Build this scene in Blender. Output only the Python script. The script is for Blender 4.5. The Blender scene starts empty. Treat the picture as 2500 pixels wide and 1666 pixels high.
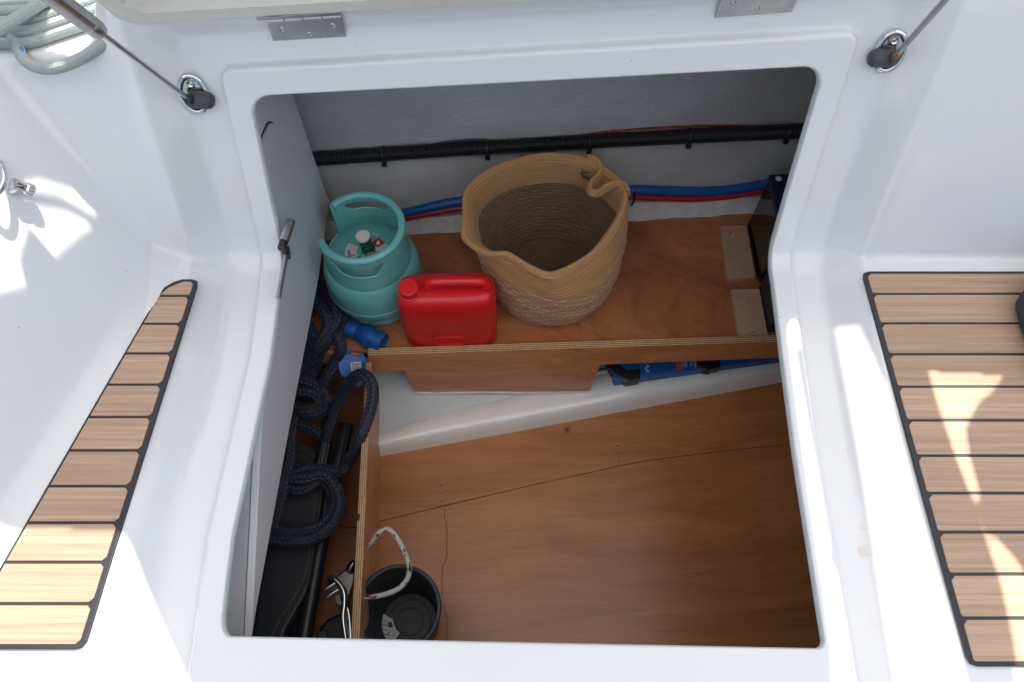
import bpy, bmesh, math, random
import numpy as np
from mathutils import Vector, Matrix
from mathutils.bvhtree import BVHTree
from mathutils.geometry import tessellate_polygon

random.seed(7)
rng = np.random.default_rng(7)
scene = bpy.context.scene
COL = scene.collection
R = math.radians

# ------------------------------------------------------------------ camera, sky, sun, exposure
PITCH = R(61.8)
FPX = 1800.0
CAM = Vector((0, 0, 1.05))
cam_data = bpy.data.cameras.new("camera")
cam_data.sensor_width = 36.0
cam_data.lens = FPX / 2500 * 36.0
cam_data.clip_start = 0.02
cam_data.clip_end = 6000
cam = bpy.data.objects.new("camera", cam_data)
cam.location = CAM
cam.rotation_euler = (math.pi / 2 - PITCH, 0, 0)
COL.objects.link(cam)
scene.camera = cam

SUN = Vector((0.15, 0.42, 0.90)).normalized()
world = bpy.data.worlds.new("World")
scene.world = world
world.use_nodes = True
wn = world.node_tree
for n in list(wn.nodes):
    wn.nodes.remove(n)
w_out = wn.nodes.new("ShaderNodeOutputWorld")
w_bg = wn.nodes.new("ShaderNodeBackground")
w_sky = wn.nodes.new("ShaderNodeTexSky")
w_sky.sky_type = 'NISHITA'
w_sky.sun_disc = False
w_sky.sun_elevation = math.asin(SUN.z)
w_sky.sun_rotation = math.atan2(SUN.x, SUN.y)
w_sky.air_density = 1.0
w_sky.dust_density = 2.0
w_sky.ozone_density = 1.0
w_hs = wn.nodes.new("ShaderNodeHueSaturation")
w_hs.inputs['Saturation'].default_value = 0.98
wn.links.new(w_sky.outputs[0], w_hs.inputs['Color'])
wn.links.new(w_hs.outputs[0], w_bg.inputs[0])
w_bg.inputs[1].default_value = 0.12
wn.links.new(w_bg.outputs[0], w_out.inputs[0])

sun_data = bpy.data.lights.new("sun", 'SUN')
sun_data.energy = 5.0
sun_data.angle = R(0.38)
sun_data.color = (1.0, 0.95, 0.87)
sun = bpy.data.objects.new("sun", sun_data)
sun.rotation_euler = (-SUN).to_track_quat('-Z', 'Y').to_euler()
sun.location = SUN * 20
COL.objects.link(sun)

vs = scene.view_settings
vs.view_transform = 'Standard'
vs.look = 'None'
vs.gamma = 1.0
vs.use_curve_mapping = False
vs.exposure = 0.61
scene.cycles.max_bounces = 10
scene.cycles.diffuse_bounces = 7
scene.cycles.glossy_bounces = 5
scene.cycles.use_denoising = True
scene.cycles.sample_clamp_indirect = 8.0

# ------------------------------------------------------------------ picture-point helpers
FWD = Vector((0, math.cos(PITCH), -math.sin(PITCH)))
UPV = Vector((0, math.sin(PITCH), math.cos(PITCH)))
RGT = Vector((1, 0, 0))
def ray(px, py):
    return (FWD * FPX + RGT * (px - 1250) - UPV * (py - 833)).normalized()
def pz(px, py, z):
    d = ray(px, py); return CAM + d * ((z - CAM.z) / d.z)
def py_(px, py, y):
    d = ray(px, py); return CAM + d * ((y - CAM.y) / d.y)
def px_(px, py, x):
    d = ray(px, py); return CAM + d * ((x - CAM.x) / d.x)
def pplane(px, py, p0, n):
    d = ray(px, py); return CAM + d * ((p0 - CAM).dot(n) / d.dot(n))

# ------------------------------------------------------------------ object helpers
def tag(o, label=None, cat=None, group=None, kind=None):
    if label: o['label'] = label
    if cat: o['category'] = cat
    if group: o['group'] = group
    if kind: o['kind'] = kind
    return o
def thing(name, label, cat, loc=(0, 0, 0), group=None):
    o = bpy.data.objects.new(name, None)
    o.empty_display_size = 0.05
    o.location = loc
    COL.objects.link(o)
    return tag(o, label, cat, group)
def link(name, me, mat, parent=None):
    if mat is not None and not me.materials: me.materials.append(mat)
    o = bpy.data.objects.new(name, me)
    if parent: o.parent = parent
    COL.objects.link(o)
    return o
def root_loc(parent):
    l = Vector((0, 0, 0))
    while parent is not None:
        l += Vector(parent.location); parent = parent.parent
    return l
def mesh(name, verts, faces, mat, parent=None, smooth=False, uvs=None):
    """verts in place coordinates; stored relative to the parent chain."""
    off = np.array(root_loc(parent))
    v = np.asarray([tuple(p) for p in verts], dtype=float) - off
    me = bpy.data.meshes.new(name)
    me.from_pydata([tuple(p) for p in v], [], [tuple(int(i) for i in f) for f in faces])
    if uvs is not None:
        lay = me.uv_layers.new(name="UVMap")
        idx = np.empty(len(me.loops), dtype=np.int32)
        me.loops.foreach_get("vertex_index", idx)
        lay.data.foreach_set("uv", np.asarray(uvs, dtype=np.float32)[idx].ravel())
    me.update()
    if smooth:
        me.polygons.foreach_set("use_smooth", [True] * len(me.polygons))
    return link(name, me, mat, parent)
def bev(o, w=0.002, seg=2, angle=40):
    m = o.modifiers.new("bevel", 'BEVEL')
    m.width = w; m.segments = seg; m.limit_method = 'ANGLE'; m.angle_limit = R(angle)
    m.harden_normals = False
    return o
def fix_normals(o):
    bm = bmesh.new(); bm.from_mesh(o.data)
    bmesh.ops.recalc_face_normals(bm, faces=bm.faces)
    bm.to_mesh(o.data); bm.free()
    return o
def prism(name, pts, vec, mat, parent=None, bevel=0.0):
    pts = [Vector(p) for p in pts]; vec = Vector(vec); n = len(pts)
    verts = pts + [p + vec for p in pts]
    faces = [list(range(n))[::-1], list(range(n, 2 * n))]
    faces += [(i, (i + 1) % n, n + (i + 1) % n, n + i) for i in range(n)]
    o = fix_normals(mesh(name, verts, faces, mat, parent))
    if bevel: bev(o, bevel)
    return o
def box(name, c, s, mat, parent=None, bevel=0.0, rot=None):
    c = Vector(c); v = []
    for z in (-.5, .5):
        for x, y in ((-.5, -.5), (.5, -.5), (.5, .5), (-.5, .5)):
            p = Vector((x * s[0], y * s[1], z * s[2]))
            if rot is not None: p = rot @ p
            v.append(c + p)
    f = [(3, 2, 1, 0), (4, 5, 6, 7), (0, 1, 5, 4), (1, 2, 6, 5), (2, 3, 7, 6), (3, 0, 4, 7)]
    o = mesh(name, v, f, mat, parent)
    if bevel: bev(o, bevel)
    return o
def frame_of(axis):
    a = Vector(axis).normalized()
    t = Vector((0, 0, 1)) if abs(a.z) < .9 else Vector((1, 0, 0))
    u = t.cross(a).normalized()
    return u, a.cross(u).normalized(), a
def lathe_data(prof, base, axis=(0, 0, 1), seg=32, close=True):
    u, w, a = frame_of(axis); base = Vector(base)
    verts, faces = [], []
    for r, h in prof:
        for k in range(seg):
            t = 2 * math.pi * k / seg
            verts.append(base + a * h + (u * math.cos(t) + w * math.sin(t)) * r)
    n = len(prof)
    for i in range(n - 1):
        for k in range(seg):
            k2 = (k + 1) % seg
            faces.append((i * seg + k, i * seg + k2, (i + 1) * seg + k2, (i + 1) * seg + k))
    if close:
        faces.append(tuple(range(seg))[::-1])
        faces.append(tuple(range((n - 1) * seg, n * seg)))
    return verts, faces
def lathe(name, prof, base, mat, parent=None, axis=(0, 0, 1), seg=32, close=True, smooth=True, autos=35):
    v, f = lathe_data(prof, base, axis, seg, close)
    o = mesh(name, v, f, mat, parent, smooth)
    if smooth and autos: sharp(o, autos)
    return o
def sharp(o, deg=35):
    me = o.data
    bm = bmesh.new(); bm.from_mesh(me)
    for e in bm.edges:
        if len(e.link_faces) == 2:
            try:
                e.smooth = e.calc_face_angle() < R(deg)
            except ValueError:
                pass
    bm.to_mesh(me); bm.free()
def spline(pts, n_per=12, closed=False):
    P = [np.array(tuple(p), dtype=float) for p in pts]; out = []; n = len(P)
    rngi = range(n) if closed else range(n - 1)
    for i in rngi:
        if closed:
            p0, p1, p2, p3 = P[(i - 1) % n], P[i], P[(i + 1) % n], P[(i + 2) % n]
        else:
            p0, p1, p2, p3 = P[max(i - 1, 0)], P[i], P[i + 1], P[min(i + 2, n - 1)]
        for k in range(n_per):
            t = k / n_per
            out.append(.5 * ((2 * p1) + (-p0 + p2) * t + (2 * p0 - 5 * p1 + 4 * p2 - p3) * t * t + (-p0 + 3 * p1 - 3 * p2 + p3) * t ** 3))
    if not closed: out.append(P[-1])
    return np.array(out)
def resample(pts, ds, closed=False):
    p = np.vstack([pts, pts[:1]]) if closed else np.asarray(pts)
    seg = np.linalg.norm(np.diff(p, axis=0), axis=1)
    s = np.concatenate([[0], np.cumsum(seg)])
    n = max(3, int(s[-1] / ds))
    q = np.linspace(0, s[-1], n + 1)
    if closed: q = q[:-1]
    return np.stack([np.interp(q, s, p[:, i]) for i in range(3)], axis=1), q
def transport(p, closed=False):
    t = np.gradient(p, axis=0)
    if closed: t = np.roll(p, -1, 0) - np.roll(p, 1, 0)
    t /= np.linalg.norm(t, axis=1)[:, None] + 1e-12
    ref = np.array([0, 0, 1.0]) if abs(t[0][2]) < .9 else np.array([1.0, 0, 0])
    u = np.zeros_like(p); cur = np.cross(t[0], ref); cur /= np.linalg.norm(cur)
    for i in range(len(p)):
        cur = cur - t[i] * np.dot(cur, t[i]); cur /= np.linalg.norm(cur); u[i] = cur
    return t, u, np.cross(t, u)
def tube_data(p, rad, seg=12, closed=False):
    t, u, w = transport(p, closed)
    th = np.linspace(0, 2 * np.pi, seg, endpoint=False)
    rad = np.broadcast_to(np.asarray(rad, dtype=float).reshape(-1, 1) if np.ndim(rad) == 1 else np.asarray(rad, dtype=float), (len(p), seg))
    V = p[:, None, :] + rad[:, :, None] * (np.cos(th)[None, :, None] * u[:, None, :] + np.sin(th)[None, :, None] * w[:, None, :])
    n = len(p); F = []
    m = n if closed else n - 1
    i = np.arange(m)[:, None]; k = np.arange(seg)[None, :]; i2 = (i + 1) % n; k2 = (k + 1) % seg
    F = np.stack([i * seg + k, i * seg + k2, i2 * seg + k2, i2 * seg + k], axis=-1).reshape(-1, 4)
    F = [tuple(f) for f in F]
    if not closed:
        F.append(tuple(range(seg))[::-1]); F.append(tuple(range((n - 1) * seg, n * seg)))
    return V.reshape(-1, 3), F
def tube(name, pts, rad, mat, parent=None, seg=12, ds=0.006, closed=False, smoothpath=True):
    p = spline(pts, 14, closed) if smoothpath else np.array([tuple(q) for q in pts], dtype=float)
    p, _ = resample(p, ds, closed)
    V, F = tube_data(p, rad, seg, closed)
    o = mesh(name, V, F, mat, parent, True)
    sharp(o, 60)
    return o
def braid(name, pts, rad, mat, parent=None, cols=8, pitch=.009, amp=.0016, per=5, ds=.0014, closed=False, slope=1.0):
    """a braided rope: chevron strands raised on a tube"""
    p = spline(pts, 16, closed)
    p, s = resample(p, ds, closed)
    seg = cols * per
    k = np.arange(seg)
    a = ((k % per) + .5) / per
    d = np.where((k // per) % 2 == 0, 1.0, -1.0)
    ph = s[:, None] / pitch + d[None, :] * (a[None, :] - .5) * slope
    bump = np.abs(np.sin(np.pi * ph)) ** .7 * (1 - .7 * np.abs(2 * a - 1)[None, :] ** 2.5)
    r = rad - amp + amp * bump
    V, F = tube_data(p, r, seg, closed)
    th = np.linspace(0, 1, seg, endpoint=False)
    uv = np.stack([np.broadcast_to(s[:, None] / (2 * math.pi * rad), (len(p), seg)), np.broadcast_to(th[None, :], (len(p), seg))], -1).reshape(-1, 2)
    return mesh(name, V, F, mat, parent, True, uv)
def text(name, body, size, origin, xdir, ydir, mat, parent=None, depth=.0003, align='LEFT'):
    cu = bpy.data.curves.new(name, 'FONT'); cu.body = body; cu.size = size; cu.extrude = depth
    cu.align_x = align; cu.resolution_u = 3
    tmp = bpy.data.objects.new(name + "_tmp", cu); COL.objects.link(tmp)
    dg = bpy.context.evaluated_depsgraph_get(); dg.update()
    me = bpy.data.meshes.new_from_object(tmp.evaluated_get(dg))
    bpy.data.objects.remove(tmp)
    x = Vector(xdir).normalized(); z = x.cross(Vector(ydir)).normalized(); y = z.cross(x)
    M = Matrix((x, y, z)).transposed().to_4x4(); M.translation = Vector(origin) - root_loc(parent)
    me.transform(M); me.name = name
    me.materials.clear()
    return link(name, me, mat, parent)

# ------------------------------------------------------------------ materials
def new_mat(name):
    m = bpy.data.materials.new(name); m.use_nodes = True
    nt = m.node_tree
    return m, nt, nt.nodes["Principled BSDF"]
def N(nt, kind, **kw):
    n = nt.nodes.new(kind)
    for k, v in kw.items():
        if hasattr(n, k): setattr(n, k, v)
        else: n.inputs[k.replace('_', ' ')].default_value = v
    return n
def L(nt, a, b): nt.links.new(a, b)
def ramp(nt, fac, stops):
    r = nt.nodes.new("ShaderNodeValToRGB")
    while len(r.color_ramp.elements) < len(stops): r.color_ramp.elements.new(.5)
    for e, (p, c) in zip(r.color_ramp.elements, stops):
        e.position = p; e.color = (*c, 1) if len(c) == 3 else c
    L(nt, fac, r.inputs[0]); return r.outputs[0]
def coords(nt, kind='Object', scale=(1, 1, 1), rot=(0, 0, 0), loc=(0, 0, 0)):
    tc = nt.nodes.new("ShaderNodeTexCoord"); mp = nt.nodes.new("ShaderNodeMapping")
    L(nt, tc.outputs[kind], mp.inputs[0])
    mp.inputs['Scale'].default_value = scale; mp.inputs['Rotation'].default_value = rot; mp.inputs['Location'].default_value = loc
    return mp.outputs[0]
def noise(nt, vec, scale=5, detail=4, rough=.5, dist=0):
    n = nt.nodes.new("ShaderNodeTexNoise"); L(nt, vec, n.inputs['Vector'])
    n.inputs['Scale'].default_value = scale; n.inputs['Detail'].default_value = detail
    n.inputs['Roughness'].default_value = rough; n.inputs['Distortion'].default_value = dist
    return n.outputs['Fac']
def math_(nt, op, a, b=None, clamp=False):
    n = nt.nodes.new("ShaderNodeMath"); n.operation = op; n.use_clamp = clamp
    for i, x in enumerate((a, b)):
        if x is None: continue
        if isinstance(x, (int, float)): n.inputs[i].default_value = x
        else: L(nt, x, n.inputs[i])
    return n.outputs[0]
def mixc(nt, fac, a, b, mode='MIX'):
    n = nt.nodes.new("ShaderNodeMix"); n.data_type = 'RGBA'; n.blend_type = mode
    for s, x in ((n.inputs[0], fac), (n.inputs[6], a), (n.inputs[7], b)):
        if isinstance(x, (int, float)): s.default_value = x
        elif isinstance(x, tuple): s.default_value = (*x, 1)
        else: L(nt, x, s)
    return n.outputs[2]
def bump(nt, bsdf, h, strength=.3, dist=.001):
    b = nt.nodes.new("ShaderNodeBump"); b.inputs['Strength'].default_value = strength; b.inputs['Distance'].default_value = dist
    L(nt, h, b.inputs['Height']); L(nt, b.outputs[0], bsdf.inputs['Normal'])
def plain(name, col, rough=.5, metal=0, spec=.5, coat=0, var=.06, vscale=30, bumps=0, bscale=200, kind='Object'):
    m, nt, b = new_mat(name)
    b.inputs['Roughness'].default_value = rough; b.inputs['Metallic'].default_value = metal
    b.inputs['Specular IOR Level'].default_value = spec; b.inputs['Coat Weight'].default_value = coat
    c = coords(nt, kind)
    f = noise(nt, c, vscale, 5, .6)
    lo = tuple(x * (1 - var) for x in col); hi = tuple(min(1, x * (1 + var)) for x in col)
    L(nt, ramp(nt, f, [(.3, lo), (.7, hi)]), b.inputs['Base Color'])
    if bumps: bump(nt, b, noise(nt, c, bscale, 3, .6), bumps, .001)
    return m
def wood(name, dark, light, along=(2.2, 26, 26), rot=(0, 0, 0), swirl=.6, rough=.42, contrast=(.3, .72), knots=(), fine=.5, coat=.15, loc=(0, 0, 0), big=2.2, per_object=False):
    m, nt, b = new_mat(name)
    base = coords(nt, 'Object', (1, 1, 1), rot, loc)
    if per_object:
        oi = nt.nodes.new("ShaderNodeObjectInfo"); sh_ = nt.nodes.new("ShaderNodeVectorMath"); sh_.operation = 'ADD'
        cx_ = nt.nodes.new("ShaderNodeCombineXYZ"); L(nt, math_(nt, 'MULTIPLY', oi.outputs['Random'], 7.0), cx_.inputs[0]); L(nt, math_(nt, 'MULTIPLY', oi.outputs['Random'], 3.0), cx_.inputs[1])
        L(nt, base, sh_.inputs[0]); L(nt, cx_.outputs[0], sh_.inputs[1]); base = sh_.outputs[0]
    kmask = None
    for (kx, ky, kz, kr) in knots:
        sub = nt.nodes.new("ShaderNodeVectorMath"); sub.operation = 'DISTANCE'
        tc = nt.nodes.new("ShaderNodeTexCoord"); L(nt, tc.outputs['Object'], sub.inputs[0]); sub.inputs[1].default_value = (kx, ky, kz)
        d = math_(nt, 'DIVIDE', sub.outputs['Value'], kr)
        g = math_(nt, 'POWER', 2.718, math_(nt, 'MULTIPLY', math_(nt, 'MULTIPLY', d, d), -1.0))
        kmask = g if kmask is None else math_(nt, 'ADD', kmask, g)
    sw = nt.nodes.new("ShaderNodeTexNoise"); L(nt, base, sw.inputs['Vector']); sw.inputs['Scale'].default_value = big; sw.inputs['Detail'].default_value = 1.5
    vm = nt.nodes.new("ShaderNodeVectorMath"); vm.operation = 'SCALE'; L(nt, sw.outputs['Color'], vm.inputs[0]); vm.inputs['Scale'].default_value = swirl * .35
    va = nt.nodes.new("ShaderNodeVectorMath"); va.operation = 'ADD'; L(nt, base, va.inputs[0]); L(nt, vm.outputs[0], va.inputs[1])
    mp = nt.nodes.new("ShaderNodeMapping"); mp.inputs['Scale'].default_value = along; L(nt, va.outputs[0], mp.inputs[0])
    g1 = noise(nt, mp.outputs[0], 1.0, 6, .62, .6)
    mp2 = nt.nodes.new("ShaderNodeMapping"); mp2.inputs['Scale'].default_value = tuple(x * (9 if i else 5) for i, x in enumerate(along)); L(nt, base, mp2.inputs[0])
    g2 = noise(nt, mp2.outputs[0], 1.0, 3, .7)
    f = math_(nt, 'ADD', math_(nt, 'MULTIPLY', g1, 1 - fine * .5), math_(nt, 'MULTIPLY', g2, fine * .5))
    c = ramp(nt, f, [(contrast[0], dark), ((contrast[0] + contrast[1]) / 2, tuple((a + d) / 2 for a, d in zip(dark, light))), (contrast[1], light)])
    blotch = noise(nt, base, 3.1, 3, .5)
    c = mixc(nt, .22, c, mixc(nt, blotch, tuple(x * .75 for x in dark), light), 'MIX')
    if per_object:
        c = mixc(nt, math_(nt, 'MULTIPLY', oi.outputs['Random'], .22), c, tuple(x * .72 for x in dark))
    if kmask is not None:
        km = math_(nt, 'MULTIPLY', kmask, .9, True)
        c = mixc(nt, km, c, tuple(x * .22 for x in dark))
    L(nt, c, b.inputs['Base Color'])
    L(nt, math_(nt, 'ADD', math_(nt, 'MULTIPLY', g2, .2), rough - .1), b.inputs['Roughness'])
    b.inputs['Coat Weight'].default_value = coat; b.inputs['Coat Roughness'].default_value = .3
    bump(nt, b, g2, .18, .0008)
    return m

def gelcoat():
    m, nt, b = new_mat("white gelcoat")
    c = coords(nt)
    big = noise(nt, c, 3.2, 3, .5); sm = noise(nt, c, 160, 3, .5)
    col = ramp(nt, big, [(.25, (.70, .708, .722)), (.75, (.735, .738, .742))])
    # faint dust specks and yellow water stains with their own shape
    vo = nt.nodes.new("ShaderNodeTexVoronoi"); L(nt, c, vo.inputs['Vector']); vo.inputs['Scale'].default_value = 26
    spot = math_(nt, 'LESS_THAN', vo.outputs['Distance'], .032)
    rare = math_(nt, 'GREATER_THAN', noise(nt, c, 9, 1, .5), .57)
    col = mixc(nt, math_(nt, 'MULTIPLY', math_(nt, 'MULTIPLY', spot, rare), .55), col, (.22, .19, .16))
    for (cx, cy, rx, ry, k) in STAINS:
        sep = nt.nodes.new("ShaderNodeSeparateXYZ"); L(nt, c, sep.inputs[0])
        dx = math_(nt, 'DIVIDE', math_(nt, 'SUBTRACT', sep.outputs[0], cx), rx)
        dy = math_(nt, 'DIVIDE', math_(nt, 'SUBTRACT', sep.outputs[1], cy), ry)
        d = math_(nt, 'ADD', math_(nt, 'POWER', math_(nt, 'ABSOLUTE', dx), 2.6), math_(nt, 'POWER', math_(nt, 'ABSOLUTE', dy), 2.6))
        d = math_(nt, 'ADD', d, math_(nt, 'MULTIPLY', math_(nt, 'SUBTRACT', noise(nt, c, 120, 2, .5), .5), .35))
        rim = ramp(nt, d, [(0, (.45, .45, .45)), (.75, (.55, .55, .55)), (.95, (1, 1, 1)), (1.0, (0, 0, 0))])
        col = mixc(nt, math_(nt, 'MULTIPLY', rim, k), col, (.60, .42, .20))
    L(nt, col, b.inputs['Base Color'])
    L(nt, ramp(nt, noise(nt, c, 14, 4, .6), [(.3, (.10,) * 3), (.75, (.22,) * 3)]), b.inputs['Roughness'])
    b.inputs['Coat Weight'].default_value = .25; b.inputs['Coat Roughness'].default_value = .08
    bump(nt, b, math_(nt, 'ADD', math_(nt, 'MULTIPLY', noise(nt, c, 22, 2, .5), .9), math_(nt, 'MULTIPLY', sm, .05)), .10, .0015)
    return m

def fibreglass(name, lo, hi, rough=.55, scale=1.0):
    m, nt, b = new_mat(name)
    c = coords(nt)
    f = noise(nt, c, 6, 5, .6)
    L(nt, ramp(nt, f, [(.3, lo), (.7, hi)]), b.inputs['Base Color'])
    b.inputs['Roughness'].default_value = rough
    mp = nt.nodes.new("ShaderNodeMapping"); mp.inputs['Scale'].default_value = (18, 60, 60); mp.inputs['Rotation'].default_value = (0, .6, 0); L(nt, c, mp.inputs[0])
    h1 = noise(nt, mp.outputs[0], 1.2 * scale, 4, .6, .8)
    h2 = noise(nt, c, 240 * scale, 4, .65)
    h3 = noise(nt, c, 12, 2, .5)
    bump(nt, b, math_(nt, 'ADD', math_(nt, 'ADD', math_(nt, 'MULTIPLY', h1, .7), math_(nt, 'MULTIPLY', h2, .5)), math_(nt, 'MULTIPLY', h3, .7)), .9, .0045)
    return m

STAINS = []
for (sx, sy, w, h, k) in ((2123, 1280, 36, 19, .30), (2136, 1307, 19, 20, .14), (2128, 1339, 46, 29, .42), (2118, 1343, 20, 24, .35), (2145, 1513, 30, 40, .08), (2110, 1195, 24, 26, .10)):
    p = pz(sx, sy, .0); q = pz(sx + w / 2, sy, .0); r_ = pz(sx, sy - h / 2, .0)
    STAINS.append((p.x, p.y, abs(q.x - p.x), abs(r_.y - p.y), k))
p = pz(435, 636, .03); STAINS.append((p.x, p.y, .034, .020, .10))

M_gel = gelcoat()
M_lidcore = plain("cream gelcoat edge", (.74, .72, .66), .4, var=.05)
M_hull = fibreglass("grey painted fibreglass", (.43, .43, .428), (.50, .50, .49))
M_liner = fibreglass("rough grey laminate", (.50, .53, .545), (.60, .63, .635), .5, .6)
M_flange = fibreglass("pale laminate edge", (.55, .62, .63), (.66, .72, .72), .5)
M_panel = plain("grey painted panel", (.68, .685, .70), .42, var=.03, vscale=8, bumps=.18, bscale=420)
M_hatch = plain("grey hatch plate", (.62, .625, .645), .40, var=.03, vscale=8, bumps=.18, bscale=420)
M_dark = plain("black gap", (.012, .012, .014), .6)
M_white = plain("white painted stringer", (.82, .82, .81), .18, coat=.5, var=.04, vscale=7, bumps=.08, bscale=30)
M_putty = plain("white filler", (.60, .58, .56), .6, var=.12, vscale=40, bumps=.5, bscale=60)
kn1 = pz(1385, 1050, -.62); kn2 = pz(1485, 1297, -.62); kn3 = pz(1915, 1212, -.62)
M_floor = wood("varnished plywood", (.215, .067, .021), (.58, .248, .092), (1.1, 17, 20), (0, 0, R(-3)), .65, .34, (.27, .74), [(kn1.x, kn1.y, 0, .0075)], .6, .12, big=1.8)
M_shelf = wood("reddish plywood shelf", (.22, .066, .024), (.60, .235, .092), (2.0, 9, 9), (0, 0, R(28)), 1.5, .40, (.32, .70), (), .45, .2, (.3, .1, 0), 3.0)
M_lip = wood("plywood face", (.32, .105, .036), (.72, .31, .125), (1.6, 30, 20), (0, 0, 0), .7, .40, (.34, .66), (), .5, .15)
M_post = wood("pale plywood face", (.36, .145, .055), (.68, .33, .15), (26, 2.0, 22), (0, 0, 0), .4, .42, (.3, .7), (), .5, .2)
M_ply1 = plain("light ply layer", (.52, .33, .17), .6, var=.18, vscale=120)
M_ply2 = plain("dark ply layer", (.16, .08, .04), .7, var=.25, vscale=120)
M_teak = wood("weathered teak", (.27, .160, .100), (.66, .46, .325), (2.6, 170, 60), (0, 0, 0), .04, .6, (.30, .70), (), .55, 0, per_object=True)
M_caulk = plain("black caulking", (.018, .019, .026), .5, var=.15)
M_jute = None
M_chrome = plain("polished stainless steel", (.62, .62, .63), .12, 1.0, var=.05)
M_steel = plain("brushed stainless steel", (.50, .50, .51), .34, 1.0, var=.10, vscale=60)
M_hinge = plain("dull zinc hinge", (.42, .43, .45), .42, .85, var=.12, vscale=45, bumps=.1)
M_bronze = plain("tarnished shackle steel", (.20, .185, .175), .26, 1.0, var=.2, vscale=40)
M_rust = plain("rusty steel", (.30, .19, .11), .5, .5, var=.5, vscale=90)
M_black = plain("black plastic", (.016, .017, .020), .38, var=.15, bumps=.08, bscale=300)
M_matte = plain("matte black plastic", (.030, .033, .040), .5, var=.12, bumps=.2, bscale=700)
M_gloss = plain("glossy black acrylic", (.010, .010, .011), .08, var=.1)
M_navy = plain("navy blue plastic", (.012, .016, .034), .4, var=.1)
M_charcoal = plain("charcoal nylon", (.055, .057, .068), .5, var=.1)
M_mdf = plain("brown fibreboard", (.46, .29, .175), .75, var=.14, vscale=260, bumps=.12)
M_teal = plain("teal enamel", (.15, .46, .435), .27, coat=.25, var=.05, vscale=9, bumps=.10, bscale=70)
M_red = plain("red plastic", (.64, .012, .016), .33, var=.04, vscale=10, bumps=.05, bscale=260)
M_redl = plain("red cap plastic", (.70, .012, .016), .36, var=.03)
M_blueh = plain("blue rubber hose", (.004, .105, .36), .4, var=.06)
M_redh = plain("red rubber hose", (.40, .012, .02), .4, var=.06)
M_plug = plain("blue plug plastic", (.006, .125, .48), .35, var=.05)
M_plugd = plain("darker blue plug plastic", (.005, .085, .30), .4, var=.05)
M_inv = plain("blue powder coat", (.004, .115, .40), .4, var=.03)
M_print = plain("white print", (.78, .78, .78), .5, var=.02)
M_orange = plain("red print", (.55, .075, .03), .5, var=.02)
M_label = plain("white sticker", (.62, .60, .60), .45, var=.05)
M_labelg = plain("grey sticker", (.42, .43, .44), .5, var=.35, vscale=900)
M_labelr = plain("red sticker print", (.50, .03, .04), .45, var=.03)
M_ink = plain("black print", (.03, .035, .04), .6, var=.02)
M_green = plain("green shrink wrap", (.006, .085, .06), .3, var=.2, vscale=60)
M_brass = plain("brass", (.30, .24, .12), .35, 1.0)
M_wirer = plain("red wire", (.30, .01, .015), .5)
M_canvas, nt_, b_ = new_mat("white canvas")
b_.inputs['Base Color'].default_value = (.72, .72, .70, 1); b_.inputs['Roughness'].default_value = .9
tl_ = nt_.nodes.new("ShaderNodeBsdfTranslucent"); tl_.inputs[0].default_value = (.80, .79, .77, 1)
mx_ = nt_.nodes.new("ShaderNodeMixShader"); mx_.inputs[0].default_value = .74  # high translucency turns the added sheet into an overhead light
L(nt_, b_.outputs[0], mx_.inputs[1]); L(nt_, tl_.outputs[0], mx_.inputs[2]); L(nt_, mx_.outputs[0], nt_.nodes["Material Output"].inputs[0])
bump(nt_, b_, noise(nt_, coords(nt_), 400, 2, .5), .2, .001)
M_cush = plain("navy cushion cloth", (.035, .042, .075), .9, var=.2, vscale=400, bumps=.5, bscale=900)
M_cushe = plain("blue cushion piping", (.07, .095, .17), .8, var=.15, vscale=300)
def water_mat():
    m, nt, b = new_mat("sea water")
    c = coords(nt)
    L(nt, ramp(nt, noise(nt, c, .05, 3), [(.3, (.01, .05, .075)), (.7, (.02, .08, .10))]), b.inputs['Base Color'])
    b.inputs['Roughness'].default_value = .15
    bump(nt, b, noise(nt, c, 1.4, 5, .6, .3), .5, .3)
    return m
M_water = water_mat()

def rope_mat(name, base, dark, flecks=None, fleck_scale=(1, 1), thr=.66):
    m, nt, b = new_mat(name)
    uv = coords(nt, 'UV')
    mp = nt.nodes.new("ShaderNodeMapping"); mp.inputs['Scale'].default_value = (60, 18, 1); L(nt, uv, mp.inputs[0])
    f = noise(nt, mp.outputs[0], 1, 3, .6)
    col = ramp(nt, f, [(.3, dark), (.7, base)])
    for (fc, sc, th, off) in (flecks or ()):
        mp2 = nt.nodes.new("ShaderNodeMapping"); mp2.inputs['Scale'].default_value = (sc[0], sc[1], 1); mp2.inputs['Location'].default_value = (off, off * .7, 0); L(nt, uv, mp2.inputs[0])
        vo = nt.nodes.new("ShaderNodeTexVoronoi"); vo.inputs['Scale'].default_value = 1; L(nt, mp2.outputs[0], vo.inputs['Vector'])
        sp = nt.nodes.new("ShaderNodeSeparateColor"); L(nt, vo.outputs['Color'], sp.inputs[0])
        col = mixc(nt, math_(nt, 'GREATER_THAN', sp.outputs[0], th), col, fc)
    L(nt, col, b.inputs['Base Color'])
    b.inputs['Roughness'].default_value = .52
    b.inputs['Sheen Weight'].default_value = .1
    bump(nt, b, noise(nt, mp.outputs[0], 4, 2, .6), .4, .0008)
    return m
M_rope_navy = rope_mat("navy braided rope", (.028, .034, .064), (.011, .014, .029))
M_rope_white = rope_mat("pale grey braided rope", (.46, .50, .48), (.24, .275, .27), [((.05, .22, .55), (3.2, 12), .990, 0)])
M_rope_fleck = rope_mat("white rope with red flecks", (.60, .57, .54), (.36, .34, .33), [((.03, .02, .025), (4.5, 9), .88, 0), ((.30, .02, .03), (4.2, 9), .92, 3.3)])

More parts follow.
